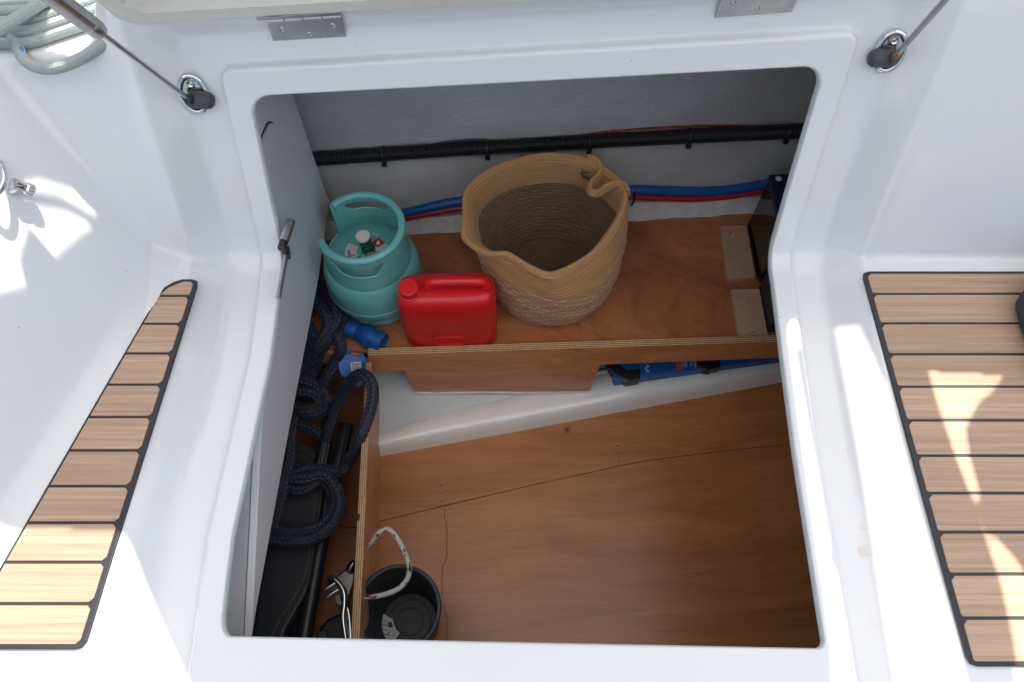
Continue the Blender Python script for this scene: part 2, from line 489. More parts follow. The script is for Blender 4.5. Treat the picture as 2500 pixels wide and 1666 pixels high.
# ------------------------------------------------------------------ the moulded cockpit (deck)
LEAN = R(20)                       # lean of the seat back
YK = .727                          # where seat and seat back meet
def build_profile():
    """polyline (y, z) with rounded corners from the far bench, over sole and seat, up the back, over the coaming"""
    b = Vector((math.sin(LEAN), math.cos(LEAN)))
    corners = [(-1.5, 0, 0), (-.82, 0, .03), (-.82, -.45, .04), (-.035, -.45, .04), (-.035, 0, .03), (YK, 0, .045),
               (YK + b.x * .425, b.y * .425, .030), (1.5, b.y * .425, 0)]
    pts = []
    for i, (y, z, r) in enumerate(corners):
        p = Vector((y, z))
        if r == 0: pts.append(p); continue
        a = (Vector(corners[i - 1][:2]) - p).normalized(); c = (Vector(corners[i + 1][:2]) - p).normalized()
        ang = a.angle(c); t = r / math.tan(ang / 2)
        cen = p + (a + c).normalized() * (r / math.sin(ang / 2))
        s = p + a * t - cen; e = p + c * t - cen
        sa = math.atan2(s.y, s.x); ea = math.atan2(e.y, e.x); d = (ea - sa + math.pi) % (2 * math.pi) - math.pi
        for k in range(13):
            th = sa + d * k / 12
            pts.append(cen + Vector((math.cos(th), math.sin(th))) * r)
    P = np.array([tuple(p) for p in pts])
    seg = np.linalg.norm(np.diff(P, axis=0), axis=1); s = np.concatenate([[0], np.cumsum(seg)])
    q = np.arange(0, s[-1], .002)
    Q = np.stack([np.interp(q, s, P[:, 0]), np.interp(q, s, P[:, 1])], 1)
    T = np.gradient(Q, axis=0); T /= np.linalg.norm(T, axis=1)[:, None]
    Nn = np.stack([-T[:, 1], T[:, 0]], 1)
    kk = np.argmin((Q[:, 0] - YK - .004) ** 2 + (Q[:, 1] - .012) ** 2)
    return q - q[kk], Q, Nn
PV, PQ, PN = build_profile()
def prof(v, h):
    y = np.interp(v, PV, PQ[:, 0]); z = np.interp(v, PV, PQ[:, 1])
    ny = np.interp(v, PV, PN[:, 0]); nz = np.interp(v, PV, PN[:, 1])
    return y + ny * h, z + nz * h
def v_of_y(y):                     # on the seat
    m = (PV < 0) & (PV > -.72)
    return float(np.interp(y, PQ[m, 0], PV[m]))
def v_of_z(z):                     # on the seat back
    m = (PV > 0) & (PV < .5)
    return float(np.interp(z, PQ[m, 1], PV[m]))
def smax(a, b, k):
    h = np.clip(.5 + .5 * (a - b) / k, 0, 1); return b * (1 - h) + a * h + k * h * (1 - h)
def smin(a, b, k): return -smax(-a, -b, k)
HS = .03                           # seats stand this much proud of the opening's lip
WB0 = np.array((-.547, .752)); WB1 = np.array((-.712, .204))
_d = (WB1 - WB0) / np.linalg.norm(WB1 - WB0); WN = np.array((_d[1], -_d[0]))
if WN[0] > 0: WN = -WN
def deck_pos(x, v, h):
    x = np.asarray(x, dtype=float); v = np.asarray(v, dtype=float); h = np.asarray(h, dtype=float)
    y, z = prof(v, h)
    ss = np.clip((v - .08) / .34, 0, 1); z = z + ss * ss * (3 - 2 * ss) * .046 * x
    dl = (x - WB0[0]) * WN[0] + (y - WB0[1]) * WN[1]
    gate = np.clip((y + .02) / .05, 0, 1)
    wall = HS + 1.7 * dl
    z = np.where(gate > 0, smax(z, np.where(gate >= 1, wall, wall * gate - 5 * (1 - gate)), .05), z)
    cap = .338 + np.clip((x + .592) / .05, 0, 1) ** 1.3 * .10
    z = np.where(x < -.50, smin(z, cap, .012), z)
    return np.stack([x, y, z], -1)

VT_L, VT_R = v_of_z(.278), v_of_z(.298)
VF_L, VF_R = v_of_y(.117), v_of_y(.102)
def vT(x): return VT_L + (VT_R - VT_L) * (x + .37) / .79
def vF(x): return VF_L + (VF_R - VF_L) * (x + .39) / .81
def xL(v): return np.interp(v, [-.63, -.55, -.48, -.20, 0, .3], [-.388, -.3935, -.397, -.386, -.394, -.386])
def xR(v): return np.interp(v, [-.63, -.36, -.2, -.05, 0, .3], [.415, .4235, .4325, .442, .4435, .4445])
# cross-section of lip, gutter and rise: offset from the opening's edge, height
SEC = [(.028, -.0142), (.002, -.0142), (0, -.0125), (-.0004, -.008), (0, -.0025), (.001, -.0008), (.0030, 0), (.0040, 0), (.016, 0), (.0285, 0), (.0300, 0),
       *[(.0300 + .006 * math.sin(R(11.25 * k)), -.006 + .006 * math.cos(R(11.25 * k))) for k in range(1, 8)], (.0363, -.0085), (.0370, -.0115), (.0382, -.0140), (.0402, -.0155), (.043, -.0160), (.046, -.0160), (.066, -.0160), (.080, -.0158), (.082, -.0156), (.090, -.0140), (.096, -.0095), (.104, -.002),
       (.116, .010), (.128, .0215), (.136, .0285), (.1395, .0312), (.143, .0322), (.147, .0318), (.155, HS), (.170, HS)]
FRONT = ([0, .0035, .030, .040, .052, .09, .155, .17], [0, .0035, .085, .095, .107, .140, .19, .20])
TOPO = ([0, .0035, .030, .040, .078, .155, .17], [0, .0035, .036, .048, .080, .150, .165])
RX = {'tl': .034, 'tr': .030, 'br': .012, 'bl': .016}
def ring(d):
    df = np.interp(abs(d), *FRONT) * (1 if d >= 0 else -1); dt = np.interp(abs(d), *TOPO) * (1 if d >= 0 else -1)
    pts = []
    vs_side = np.concatenate([np.linspace(-.60, -.05, 70), np.linspace(-.045, .045, 40), np.linspace(.05, .26, 30)])
    # left side upwards
    def arc(cx, cv, rx, rv, a0, a1, n=12):
        for k in range(n + 1):
            a = a0 + (a1 - a0) * k / n
            pts.append((cx + rx * math.cos(a), cv + rv * math.sin(a)))
    dd = max(d, 0)
    def cr(r): return float(np.interp(dd, [0, .012, .030, .045, .09, .145, .17], [r, r * .85 + .004, .018, .026, .040, .020, .020]))
    rbl, rtl, rtr, rbr = RX['bl'], RX['tl'], RX['tr'], RX['br']
    xl1 = float(xL(.28)); xr1 = float(xR(.28)); xr0 = float(xR(-.61)); xl0 = float(xL(-.60))
    atl, atr, abr, abl = cr(rtl), cr(rtr), cr(rbr), cr(rbl)
    VTL, VTR = vT(xl1) + dt, vT(xr1) + dt; VBR, VBL = vF(xr0) - df, vF(xl0) - df
    fbl = 2.2 if dd < .02 else 1.0
    bbl = abl * fbl
    v0, v1 = VBL + bbl, VTL - atl
    for t in np.linspace(0, 1, 142)[1:-1]:
        v = v0 + (v1 - v0) * t
        pts.append((float(xL(v)) - d, v))
    xa = float(xL(v1)) - d + atl
    arc(xa, v1, atl, atl, math.pi, math.pi / 2)
    v2 = VTR - atr; xb = float(xR(v2)) + d - atr
    for t in np.linspace(0, 1, 82)[1:-1]:
        pts.append((xa + (xb - xa) * t, VTL + (VTR - VTL) * t))
    arc(xb, v2, atr, atr, math.pi / 2, 0)
    v3 = VBR + abr
    for t in np.linspace(0, 1, 142)[1:-1]:
        v = v2 + (v3 - v2) * t; pts.append((float(xR(v)) + d, v))
    xc = float(xR(v3)) + d - abr
    arc(xc, v3, abr, abr, 0, -math.pi / 2)
    xd = float(xL(v0)) - d + abl
    for t in np.linspace(0, 1, 82)[1:-1]:
        pts.append((xc + (xd - xc) * t, VBR + (VBL - VBR) * t))
    arc(xd, v0, abl, bbl, -math.pi / 2, -math.pi)
    return np.array(pts)
XLO, XHI = -.585, .640
VLO, VHI = min(VF_L, VF_R) - .215, max(VT_L, VT_R) + .20
def build_deck():
    verts, faces = [], []
    rings = []
    for d, h in SEC:
        p = ring(d); rings.append((p, np.full(len(p), h)))
    # last ring: the same points pushed out to a rectangle, corner points on its corners
    p = rings[-1][0].copy(); q = p.copy()
    blocks = [('L', 140), ('TL', 13), ('T', 80), ('TR', 13), ('R', 140), ('BR', 13), ('B', 80), ('BL', 13)]
    lo = p[:, 0].min(); hi = p[:, 0].max(); k0 = 0
    for nm, cnt in blocks:
        sl = slice(k0, k0 + cnt); w = p[sl]
        sx = XLO + (w[:, 0] - lo) / (hi - lo) * (XHI - XLO)
        if nm == 'L': q[sl, 0] = XLO
        elif nm == 'R': q[sl, 0] = XHI
        elif nm == 'T': q[sl, 0] = sx; q[sl, 1] = VHI
        elif nm == 'B': q[sl, 0] = sx; q[sl, 1] = VLO
        else:
            cx = XLO if 'L' in nm else XHI; cv = VHI if 'T' in nm else VLO
            for j in range(13):
                first = (nm in ('TL', 'BR'))          # side first, then top or bottom
                t = j / 6 if j <= 6 else (12 - j) / 6
                side = (j <= 6) == first
                if side:
                    v_end = w[0, 1] if first else w[-1, 1]
                    q[k0 + j] = (cx, v_end + (cv - v_end) * t)
                else:
                    x_end = sx[-1] if first else sx[0]
                    q[k0 + j] = (x_end + (cx - x_end) * t, cv)
        k0 += cnt
    rings.append((q, np.full(len(q), HS)))
    n = len(p)
    for (pp, hh) in rings:
        verts.append(deck_pos(pp[:, 0], pp[:, 1], hh))
    for r in range(len(rings) - 1):
        i = np.arange(n); j = (i + 1) % n
        faces.append(np.stack([r * n + i, (r + 1) * n + i, (r + 1) * n + j, r * n + j], 1))
    base = len(rings) * n
    # outer patches
    vv = np.unique(np.round(np.concatenate([np.arange(-2.2, -.03, .02), np.arange(-.05, .05, .0025), np.arange(.05, .4, .01), np.arange(.4, .6, .004), np.arange(.6, 1.0, .03),
                                             np.arange(v_of_y(-.01) - .08, v_of_y(-.01) + .03, .005), [VLO, VHI, PV[0], PV[-1]]]), 4))
    vv = vv[(vv >= round(PV[0], 4)) & (vv <= round(PV[-1], 4))]
    def patch(xs, vs2):
        nonlocal base
        X, V = np.meshgrid(xs, vs2); pos = deck_pos(X, V, np.full(X.shape, HS))
        verts.append(pos.reshape(-1, 3))
        a, b2 = X.shape; i = np.arange(a - 1)[:, None]; k = np.arange(b2 - 1)[None, :]
        f = np.stack([i * b2 + k, i * b2 + k + 1, (i + 1) * b2 + k + 1, (i + 1) * b2 + k], -1).reshape(-1, 4) + base
        faces.append(f); base += a * b2
    lo_ = round(VLO, 4); hi_ = round(VHI, 4)
    patch(np.arange(-1.6, XLO + .0001, .0075) if False else np.linspace(-1.6, XLO, 130), vv)
    patch(np.linspace(XHI, 1.6, 50), vv)
    patch(np.linspace(XLO, XHI, 80), vv[vv >= hi_ - 1e-6])
    patch(np.linspace(XLO, XHI, 80), vv[vv <= lo_ + 1e-6])
    return np.vstack(verts), np.vstack(faces)
DV, DF = build_deck()
deck = mesh("deck", DV, DF, M_gel, None, True)
tag(deck, "white moulded cockpit with seat, seat back and raised lip round the open hatch", None, None, 'structure')
sharp(deck, 60)
ea, eb = ring(-.0012), ring(-.0010)
ev = np.vstack([deck_pos(ea[:, 0], ea[:, 1], np.full(len(ea), -.0140)), deck_pos(eb[:, 0], eb[:, 1], np.full(len(eb), -.0045)), deck_pos(ring(0)[:, 0], ring(0)[:, 1], np.full(len(ea), -.0036))])
ne = len(ea)
tag(mesh("hatch_edge", ev, [(k * ne + i, k * ne + (i + 1) % ne, (k + 1) * ne + (i + 1) % ne, (k + 1) * ne + i) for k in range(2) for i in range(ne)], M_flange, None, True), "raw pale laminate edge under the hatch lip", None, None, 'structure')
BVH = BVHTree.FromPolygons([tuple(p) for p in DV], [tuple(int(i) for i in f) for f in DF])
def on_deck(px, py, lift=0.0):
    hit = BVH.ray_cast(CAM, ray(px, py))
    if hit[0] is None: return pz(px, py, .03), Vector((0, 0, 1))
    n = hit[1] if hit[1].dot(CAM - hit[0]) > 0 else -hit[1]
    return hit[0] + n * lift, n

# sea, hull shell
S_ = 2500
tag(mesh("water", [(-S_, -S_, -1.5), (S_, -S_, -1.5), (S_, S_, -1.5), (-S_, S_, -1.5)], [(0, 1, 2, 3)], M_water), "open sea around the boat", None, None, 'structure')
hx, hy0, hy1, hz0, hz1 = 1.595, -1.48, 1.49, -.78, .43
sh = mesh("hull", [(-hx, hy0, hz0), (hx, hy0, hz0), (hx, hy1, hz0), (-hx, hy1, hz0), (-hx, hy0, hz1 - .43), (hx, hy0, hz1 - .43), (hx, hy1, hz1), (-hx, hy1, hz1)],
          [(0, 3, 2, 1), (0, 1, 5, 4), (1, 2, 6, 5), (2, 3, 7, 6), (3, 0, 4, 7)], M_hull)
tag(sh, "grey hull shell under the cockpit", None, None, 'structure')

# ------------------------------------------------------------------ hull side behind the shelf
def wall_y(x, z):
    t = min(max((z + .36) / .25, 0), 1); t = t - .12 * math.sin(2 * math.pi * t) / math.pi
    return 1.083 + .077 * x + .040 * t - .012 * max(0, z + .11)
zs = np.concatenate([np.linspace(-.42, .30, 90)]); xs = np.linspace(-.75, 1.3, 150)
wv, wf = [], []
for z in zs:
    for x in xs:
        zl = .068 + .03 * (x + .3) + .004 * math.sin(x * 23) + .0025 * math.sin(x * 61)
        step = .0055 / (1 + math.exp((z - zl) / .0018))
        lump = .0012 * math.sin(x * 11 + z * 7) + .0010 * math.sin(x * 31 - z * 40)
        wv.append((x, wall_y(x, z) - step - lump, z))
nx = len(xs)
for i in range(len(zs) - 1):
    for k in range(nx - 1): wf.append((i * nx + k, i * nx + k + 1, (i + 1) * nx + k + 1, (i + 1) * nx + k))
tag(mesh("hull_side", wv, wf, M_hull, None, True), "grey painted fibreglass hull side behind the shelf", None, None, 'structure')

# ------------------------------------------------------------------ grey panel on the left of the locker
PX = -.40
panel = thing("bulkhead_panel", "smooth grey panel with a hatch cover closing the left side of the locker", "panel", (PX, .7, -.2))
pp = [px_(x, y, PX) for x, y in ((803, 503), (778, 680), (706, 1050), (626, 1488), (615, 1556), (617, 1500), (638, 1050), (658, 881))]
poly = [Vector((PX, 1.035, .25)), Vector((PX, 1.03, -.205)), px_(806, 489, PX)] + pp + [Vector((PX, pp[-1].y + .02, -.022)), Vector((PX, .728, -.022)), Vector((PX, .742, .02)), Vector((PX, .828, .235)), Vector((PX, .85, .25))]
prism("panel", poly, (-.012, 0, 0), M_panel, panel, .0015)
li = [(PX - .0135, y, z) for y, z in ((.085, -.018), (.085, -.19), (.30, -.19), (.62, -.21), (.74, -.12), (.72, -.018))]
prism("liner_strip", li, (-.006, 0, 0), M_liner, panel)
hp = [px_(x, y, PX + .0005) for x, y in ((612, 372), (626, 366), (633, 356), (640, 335), (647, 318), (654, 304), (660, 302), (668, 310), (681, 337), (708, 398), (739, 475), (764, 540), (767, 553), (760, 562), (740, 590), (718, 620), (695, 640), (670, 620), (640, 500))]
for q in hp: q.y = max(q.y, .727 + .364 * q.z + .022)
hsm = spline(hp, 6, True)
prism("hatch_cover", [Vector(p) for p in hsm], (.0040, 0, 0), M_hatch, panel, .0012)
gk = [px_(x, y, PX + .0008) for x, y in ((626, 372), (631, 356), (645, 317), (653, 302), (661, 299), (670, 308), (684, 336), (711, 397), (742, 474), (766, 538))]
for q in gk: q.y = max(q.y, .727 + .364 * q.z + .022)
tube("hatch_gasket", gk, .0013, M_dark, panel, 6, .004)
for (x, y) in ((664, 329), (759, 543)):
    c = px_(x, y, PX + .0022)
    lathe("screw", [(0.0008, .0012), (.0008, .0004), (.0034, .0004), (.0036, 0)], c, M_steel, panel, (1, 0, 0), 12)
# stainless strut on the panel
tube_a = px_(710, 540, PX + .028); tube_b = px_(693, 590, PX + .022)
stay = thing("steel_stay", "short stainless tube with a thin rod standing against the grey side panel", "lid stay", tube_b)
ax = (tube_a - tube_b)
lathe("tube", [(.005, 0), (.0078, 0), (.0078, ax.length), (.0066, ax.length), (.0066, ax.length - .006)], tube_b, M_steel, stay, ax, 24)
lathe("end_plug", [(.0058, -.016), (.0068, -.014), (.0072, -.001), (.0068, 0)], tube_b, M_black, stay, ax, 20)
rb = px_(679, 728, PX + .018); ra = px_(703, 603, PX + .018)
tube("rod", [ra, (ra + rb) / 2, rb], .0042, M_steel, stay, 12)
box("clamp", (ra + rb) / 2 + (ra - rb) * .38, (.008, .014, .022), M_black, stay, .0015)

# ------------------------------------------------------------------ shelf, floor and boards
ZS, ZF = -.36, -.62
shelf = tag(prism("shelf", [(-.42, .745, ZS), (-.30, .728, ZS), (.62, .758, ZS), (1.0, .775, ZS), (1.0, 1.155, ZS), (-.75, 1.02, ZS), (-.75, .80, ZS)], (0, 0, -.012), M_shelf, None, .001), "reddish plywood shelf carrying bottle, can and basket", None, None, 'structure')
fil = []
for i in range(61):
    x = -.45 + 1.25 * i / 60; y = wall_y(x, ZS) - .006
    w1 = .020 + .0016 * math.sin(i * .9) + .001 * math.sin(i * 2.3); w2 = .034 + .004 * math.sin(i * .7 + 1)
    fil += [(x, y - w1, ZS + .0006), (x, y - w1 * .45, ZS + .004), (x, y - .002, ZS + w2), (x, y + .004, ZS + w2 + .002)]
tag(mesh("filler_strip", fil, [(i * 4 + k, (i + 1) * 4 + k, (i + 1) * 4 + k + 1, i * 4 + k + 1) for i in range(60) for k in range(3)], M_putty, None, True), "rough white filler bead along the back of the shelf", None, None, 'structure')

# floor: three loose plywood panels
floor = thing("locker_floor", "locker bottom of varnished plywood panels", None, (0, 0, ZF)); floor['kind'] = 'structure'
def fz(x, y): return pz(x, y, ZF)
seam = [fz(x, y) for x, y in ((860, 1290), (920, 1275), (1085, 1235), (1320, 1180), (1560, 1128), (1760, 1102), (1930, 1085), (2120, 1068))]
vseam = [fz(x, y) for x, y in ((1085, 1238), (1085, 1266), (1091, 1278), (1091, 1360), (1079, 1386), (1079, 1478), (1091, 1502), (1091, 1580), (1091, 1800))]
g = .0007
up = [s + Vector((0, g, 0)) for s in seam] + [Vector((.95, 1.02, ZF)), Vector((-.72, 1.02, ZF)), Vector((-.72, seam[0].y + .03, ZF)), Vector((-.40, seam[0].y + .01, ZF))]
prism("plywood_panel", up, (0, 0, -.012), M_floor, floor, .0004)
rt = [s + Vector((g * .7, 0, 0)) for s in vseam[::-1]] + [s - Vector((0, g, 0)) for s in seam[2:]] + [Vector((.95, seam[-1].y - g, ZF)), Vector((.95, vseam[-1].y, ZF))]
rt[len(vseam) - 1] = seam[2] + Vector((g * .7, -g * 1.2, 0)); del rt[len(vseam)]
prism("plywood_panel", rt, (0, 0, -.0125), M_floor, floor, .0004)
lf = [s - Vector((0, g, 0)) for s in seam[:3]] + [s - Vector((g * .7, 0, 0)) for s in vseam[1:]] + [Vector((-.72, vseam[-1].y, ZF)), Vector((-.72, seam[0].y + .025, ZF)), Vector((-.40, seam[0].y + .007, ZF))]
prism("plywood_panel", lf, (0, 0, -.0115), M_floor, floor, .0004)
for (x, y) in ((1077, 1185), (1077, 1203), (1077, 1222), (1508, 1088), (1510, 1106), (1513, 1124), (1272, 1038), (1610, 979)):
    lathe("screw", [(.0006, .0010), (.0012, .0004), (.0024, .0008), (.0027, .0001)], fz(x, y), M_bronze, floor, (0, 0, 1), 10)
# gap strips so that the joints read dark: recessed subfloor
tag(box("subfloor", (0.1, .3, ZF - .022), (1.7, 1.6, .012), M_ply2), "dark bearers under the floor panels", None, None, 'structure')

def ply_edge(name, a, b, width_dir, width, mat_seq, parent, up=Vector((0, 0, 1)), thick=.0012):
    """visible plies on the cut edge: one strip per layer"""
    a = Vector(a); b = Vector(b); w = Vector(width_dir).normalized(); n = len(mat_seq)
    for i, (f0, f1, m) in enumerate(mat_seq):
        q = [a + w * width * f0, b + w * width * f0, b + w * width * f1, a + w * width * f1]
        prism(name, q, up * (thick + (.0004 if i % 2 else 0)), m, parent)
PLY = [(0, .14, M_ply1), (.14, .24, M_ply2), (.24, .44, M_ply1), (.44, .53, M_ply2), (.53, .74, M_ply1), (.74, .83, M_ply2), (.83, 1, M_ply1)]

# front fiddle of the shelf
FZ = -.338
fa = pz(898, 868, FZ); fb = pz(1930, 834, FZ)
fb2 = fb + (fb - fa) * .12
fid = thing("shelf_fiddle", "long plywood board with striped top edge along the front of the shelf", "board", (0, fa.y, FZ - .06))
dirx = (fb2 - fa).normalized(); back = Vector((-dirx.y, dirx.x, 0))
if back.y < 0: back = -back
def on_face(x, y, off=0.0): return pplane(x, y, fa - back * off, back)
ba = on_face(927, 908); bb = on_face(1462, 891); bc = on_face(1911, 874)
ba0 = on_face(898, 903)
bc2 = bc + (bc - bb).normalized() * .12
face = [fa, fb2, Vector((fb2.x, fb2.y, bc2.z)), bb, ba, ba0]
prism("face_board", face, back * .0155, M_lip, fid, .0006)
ply_edge("ply_layer", fa + Vector((0, 0, .0002)), fb2 + Vector((0, 0, .0002)), back, .0155, PLY, fid)
tr = [on_face(984, 898, -.004), on_face(1014, 957, -.004), on_face(1439, 956, -.004), on_face(1468, 886, -.004)]
skirt = tag(prism("skirt_board", tr, back * .012, M_lip, None, .0006), "short tapered plywood board hanging under the shelf front", "board")

# upright divider at the left
ZD = -.36
da = pz(894, 886, ZD); db = pz(858, 1558, ZD); da2 = pz(907, 886, ZD); db2 = pz(878, 1558, ZD)
ext = (db - da) * .10; db += ext; db2 += ext
div = thing("divider_board", "upright plywood divider with striped edge running from the fiddle to the front", "board", (da.x, .4, ZF))
bot_a = Vector((fz(922, 1120).x, da.y, ZF)); bot_b = Vector((db2.x - .022, db.y, ZF))
wdir = (da2 - da)
dv = [da, da2, db2, db]
dvb = [Vector((bot_a.x - .018, da.y + .01, ZF)), Vector((bot_a.x, da2.y + .01, ZF)), Vector((bot_b.x + .004, db2.y, ZF)), Vector((bot_b.x - .014, db.y, ZF))]
o = mesh("board", dv + dvb, [(0, 1, 2, 3), (7, 6, 5, 4), (0, 4, 5, 1), (1, 5, 6, 2), (2, 6, 7, 3), (3, 7, 4, 0)], M_post, div)
fix_normals(o); bev(o, .0006)
for i, (f0, f1, m) in enumerate(PLY):
    q = [da.lerp(da2, f0), db.lerp(db2, f0), db.lerp(db2, f1), da.lerp(da2, f1)]
    prism("ply_layer", [p + Vector((0, 0, .0002)) for p in q], (0, 0, .0012 + (.0004 if i % 2 else 0)), m, div)
box("notch", pz(876, 1263, ZD + .002), (.004, .012, .002), M_dark, div)
# ------------------------------------------------------------------ white stringer and grey hull bottom seen below the shelf
st = thing("stringer", "glossy white stringer running diagonally under the shelf", "stringer", (0, .65, ZF))
low = [fz(x, y) for x, y in ((900, 1121), (920, 1117), (1074, 1088), (1278, 1051), (1480, 1013), (1700, 973), (1920, 932), (2060, 906))]
ZT = -.578
mid = [pz(x, y, ZT) for x, y in ((900, 1095), (920, 1091), (1074, 1058), (1278, 1020), (1480, 982), (1700, 942), (1920, 902), (2060, 878))]
top = [pz(x, y, ZT + .004) for x, y in ((900, 1066), (920, 1061), (1074, 1014), (1278, 965), (1480, 915), (1700, 868), (1920, 830), (2060, 805))]
sv = []; nper = 6
def prof_pts(a, b, c):
    return [a, a.lerp(b, .35) + Vector((0, 0, .004)), a.lerp(b, .8) + Vector((0, 0, .006)), b + Vector((0, .004, .004)), b.lerp(c, .3) + Vector((0, 0, .004)), c + Vector((0, 0, .002)), c + Vector((0, .02, -.03))]
A = [spline(q, 8) for q in (low, mid, top)]
for a, b, c in zip(*A):
    sv += prof_pts(Vector(a), Vector(b), Vector(c))
m7 = 7; ns = len(A[0])
o = mesh("beam", sv, [(i * m7 + k, (i + 1) * m7 + k, (i + 1) * m7 + k + 1, i * m7 + k + 1) for i in range(ns - 1) for k in range(m7 - 1)], M_white, st, True)
# grey laminate rising behind it in two layers
def strip_surface(name, lo_pts, hi_pts, mat, label):
    a = spline(lo_pts, 8); b = spline(hi_pts, 8); v = []; n = 10
    for p, q in zip(a, b):
        for k in range(n + 1):
            t = k / n; w = p * (1 - t) + q * t
            v.append((w[0], w[1], w[2] - .012 * math.sin(math.pi * t) + .0010 * math.sin(w[0] * 70) * math.sin(w[1] * 90)))
    return tag(mesh(name, v, [(i * (n + 1) + k, (i + 1) * (n + 1) + k, (i + 1) * (n + 1) + k + 1, i * (n + 1) + k + 1) for i in range(len(a) - 1) for k in range(n)], mat, None, True), label, None, None, 'structure')
hp_lo = [p + Vector((0, .003, -.002)) for p in top]
hp_hi = [Vector((p.x, wall_y(p.x, ZS) - .01, ZS - .014)) for p in top]
strip_surface("hull_bottom", hp_lo, hp_hi, M_liner, "grey laminate of the hull bottom below the shelf")
l2 = [pz(x, y, ZT + .010) for x, y in ((902, 1044), (924, 1037), (1020, 1000), (1105, 974), (1200, 962), (1320, 958))]
h2 = [pz(x, y, ZT + .05) for x, y in ((902, 926), (924, 920), (1020, 905), (1105, 900), (1200, 900), (1320, 900))]
strip_surface("laminate_layer", l2, h2, M_liner, "raised rough grey laminate patch on the hull bottom")
bead = [on_face(x, y, -.004) for x, y in ((1016, 958), (1060, 960), (1120, 958.5), (1200, 958), (1300, 959), (1380, 958), (1437, 957))]
tag(tube("filler_bead", bead, .0042, M_putty, None, 8), "white filler bead under the skirt board", None, None, 'structure')
# ------------------------------------------------------------------ lid, hinges, gas struts
def P3(px, py, lift=0.0): return on_deck(px, py, lift)[0]
# hinge line runs along the top of the rise
hl = P3(690, 42); hr = P3(845, 34)
hdir = (hr - hl).normalized(); hdir = Vector((1, 0, hdir.z * .5)).normalized()
lid = thing("locker_lid", "open white hatch lid standing up above the two hinges", "lid", (0, hl.y, hl.z))
BETA = R(63)
udir = Vector((0, -math.cos(BETA), math.sin(BETA)))     # up the first leaf of the lid
ndir = Vector((0, math.sin(BETA), math.cos(BETA)))      # its outer side
le = pplane(300, 58, hl - ndir * .013, -ndir)   # lower left corner of the lid
le2 = pplane(1150, 11, hl - ndir * .013, -ndir)
ed = (le2 - le).normalized()
re_ = le + ed * 1.03
LB = .40
def lid_pt(a, b, n=0.0): return le + ed * a + udir * b + ndir * n
W_ = (re_ - le).length
fr = .026
def frame_mesh(name, outer, inner, depth_vec, mat, parent):
    n = len(outer); v = [Vector(p) for p in outer] + [Vector(p) for p in inner]
    v += [p + depth_vec for p in v]; f = []
    for i in range(n):
        j = (i + 1) % n
        f += [(i, j, n + j, n + i), (2 * n + j, 2 * n + i, 3 * n + i, 3 * n + j), (i, 2 * n + i, 2 * n + j, j), (n + j, 3 * n + j, 3 * n + i, n + i)]
    return fix_normals(mesh(name, v, f, mat, parent))
outer = [lid_pt(.012, 0), lid_pt(W_ - .012, 0), lid_pt(W_, .012), lid_pt(W_, LB), lid_pt(0, LB), lid_pt(-.0, .018)]
inner = [lid_pt(.045, fr * .95), lid_pt(W_ - .045, fr), lid_pt(W_ - .03, fr + .02), lid_pt(W_ - .03, LB - .02), lid_pt(.03, LB - .02), lid_pt(.03, fr + .022)]
frame_mesh("lid_rim", outer, inner, ndir * .030, M_lidcore, lid)
prism("inner_panel", [lid_pt(.012, .010, .020), lid_pt(W_ - .012, .010, .020), lid_pt(W_ - .012, LB - .01, .020), lid_pt(.012, LB - .01, .020)], ndir * .012, M_gel, lid)
u2 = Vector((0, math.sin(R(40)), math.cos(R(40)))); n2 = Vector((0, -u2.z, u2.y))
prism("seat_leaf", [lid_pt(0, LB), lid_pt(W_, LB), lid_pt(W_, LB) + u2 * .62, lid_pt(0, LB) + u2 * .62], Vector((0, .03, -.03)), M_gel, lid, .004)
for (x, y) in ((650, 10), (708, 8), (783, 4)):
    c = pplane(x, y, le + ndir * .020, -ndir)
    lathe("bolt", [(.0065, -.002), (.0070, 0), (.0052, .0015), (.0050, .006), (.003, .0075)], c - ndir * .0, M_hinge, lid, -ndir + udir * .4, 16)

def make_hinge(name, corners, label, knuckle=None):
    """corners: pixels of the leaf (upper-left, upper-right, lower-right, lower-left)"""
    p = [P3(x, y, .0012) for x, y in corners]
    cen = (p[0] + p[1] + p[2] + p[3]) / 4
    nrm = (p[1] - p[0]).cross(p[3] - p[0]).normalized()
    if nrm.dot(CAM - cen) < 0: nrm = -nrm
    q = [v - nrm * (v - cen).dot(nrm) for v in p]
    t = thing(name, label, "hinge", cen, "hinges of the locker lid")
    prism("leaf", q, nrm * .0022, M_hinge, t, .0006)
    ex = (q[1] - q[0]); eu = (q[0] - q[3]).normalized()
    a = q[0] + eu * .002 + nrm * .004; b = q[1] + eu * .002 + nrm * .004
    for k in range(4):
        s0, s1 = a.lerp(b, k / 4 + .006), a.lerp(b, (k + 1) / 4 - .006)
        lathe("knuckle", [(.0036, 0), (.0036, (s1 - s0).length)], s0, M_steel, t, s1 - s0, 16)
    prism("upper_leaf", [a + eu * .003 - ex * .10, b + eu * .003 + ex * .0, b + eu * .008, a + eu * .008 - ex * .10], nrm * .0015, M_hinge, t)
    for (s, u) in ((.17, .55), (.52, .24), (.86, .60)):
        c = q[3] + (q[2] - q[3]) * s + (q[0] - q[3]) * u + nrm * .0022
        lathe("screw", [(.0012, .0006), (.0016, .0003), (.0036, .0010), (.0044, .0001)], c, M_label if False else M_steel, t, nrm, 14)
    return t
make_hinge("hinge", [(650, 46), (835, 34), (845, 88), (668, 96)], "whole zinc hinge with three screws on the rim above the gas bottle")
make_hinge("hinge", [(1768, -26), (1958, -36), (1932, 27), (1743, 41)], "zinc hinge cut by the top of the frame, above the right end of the hatch")

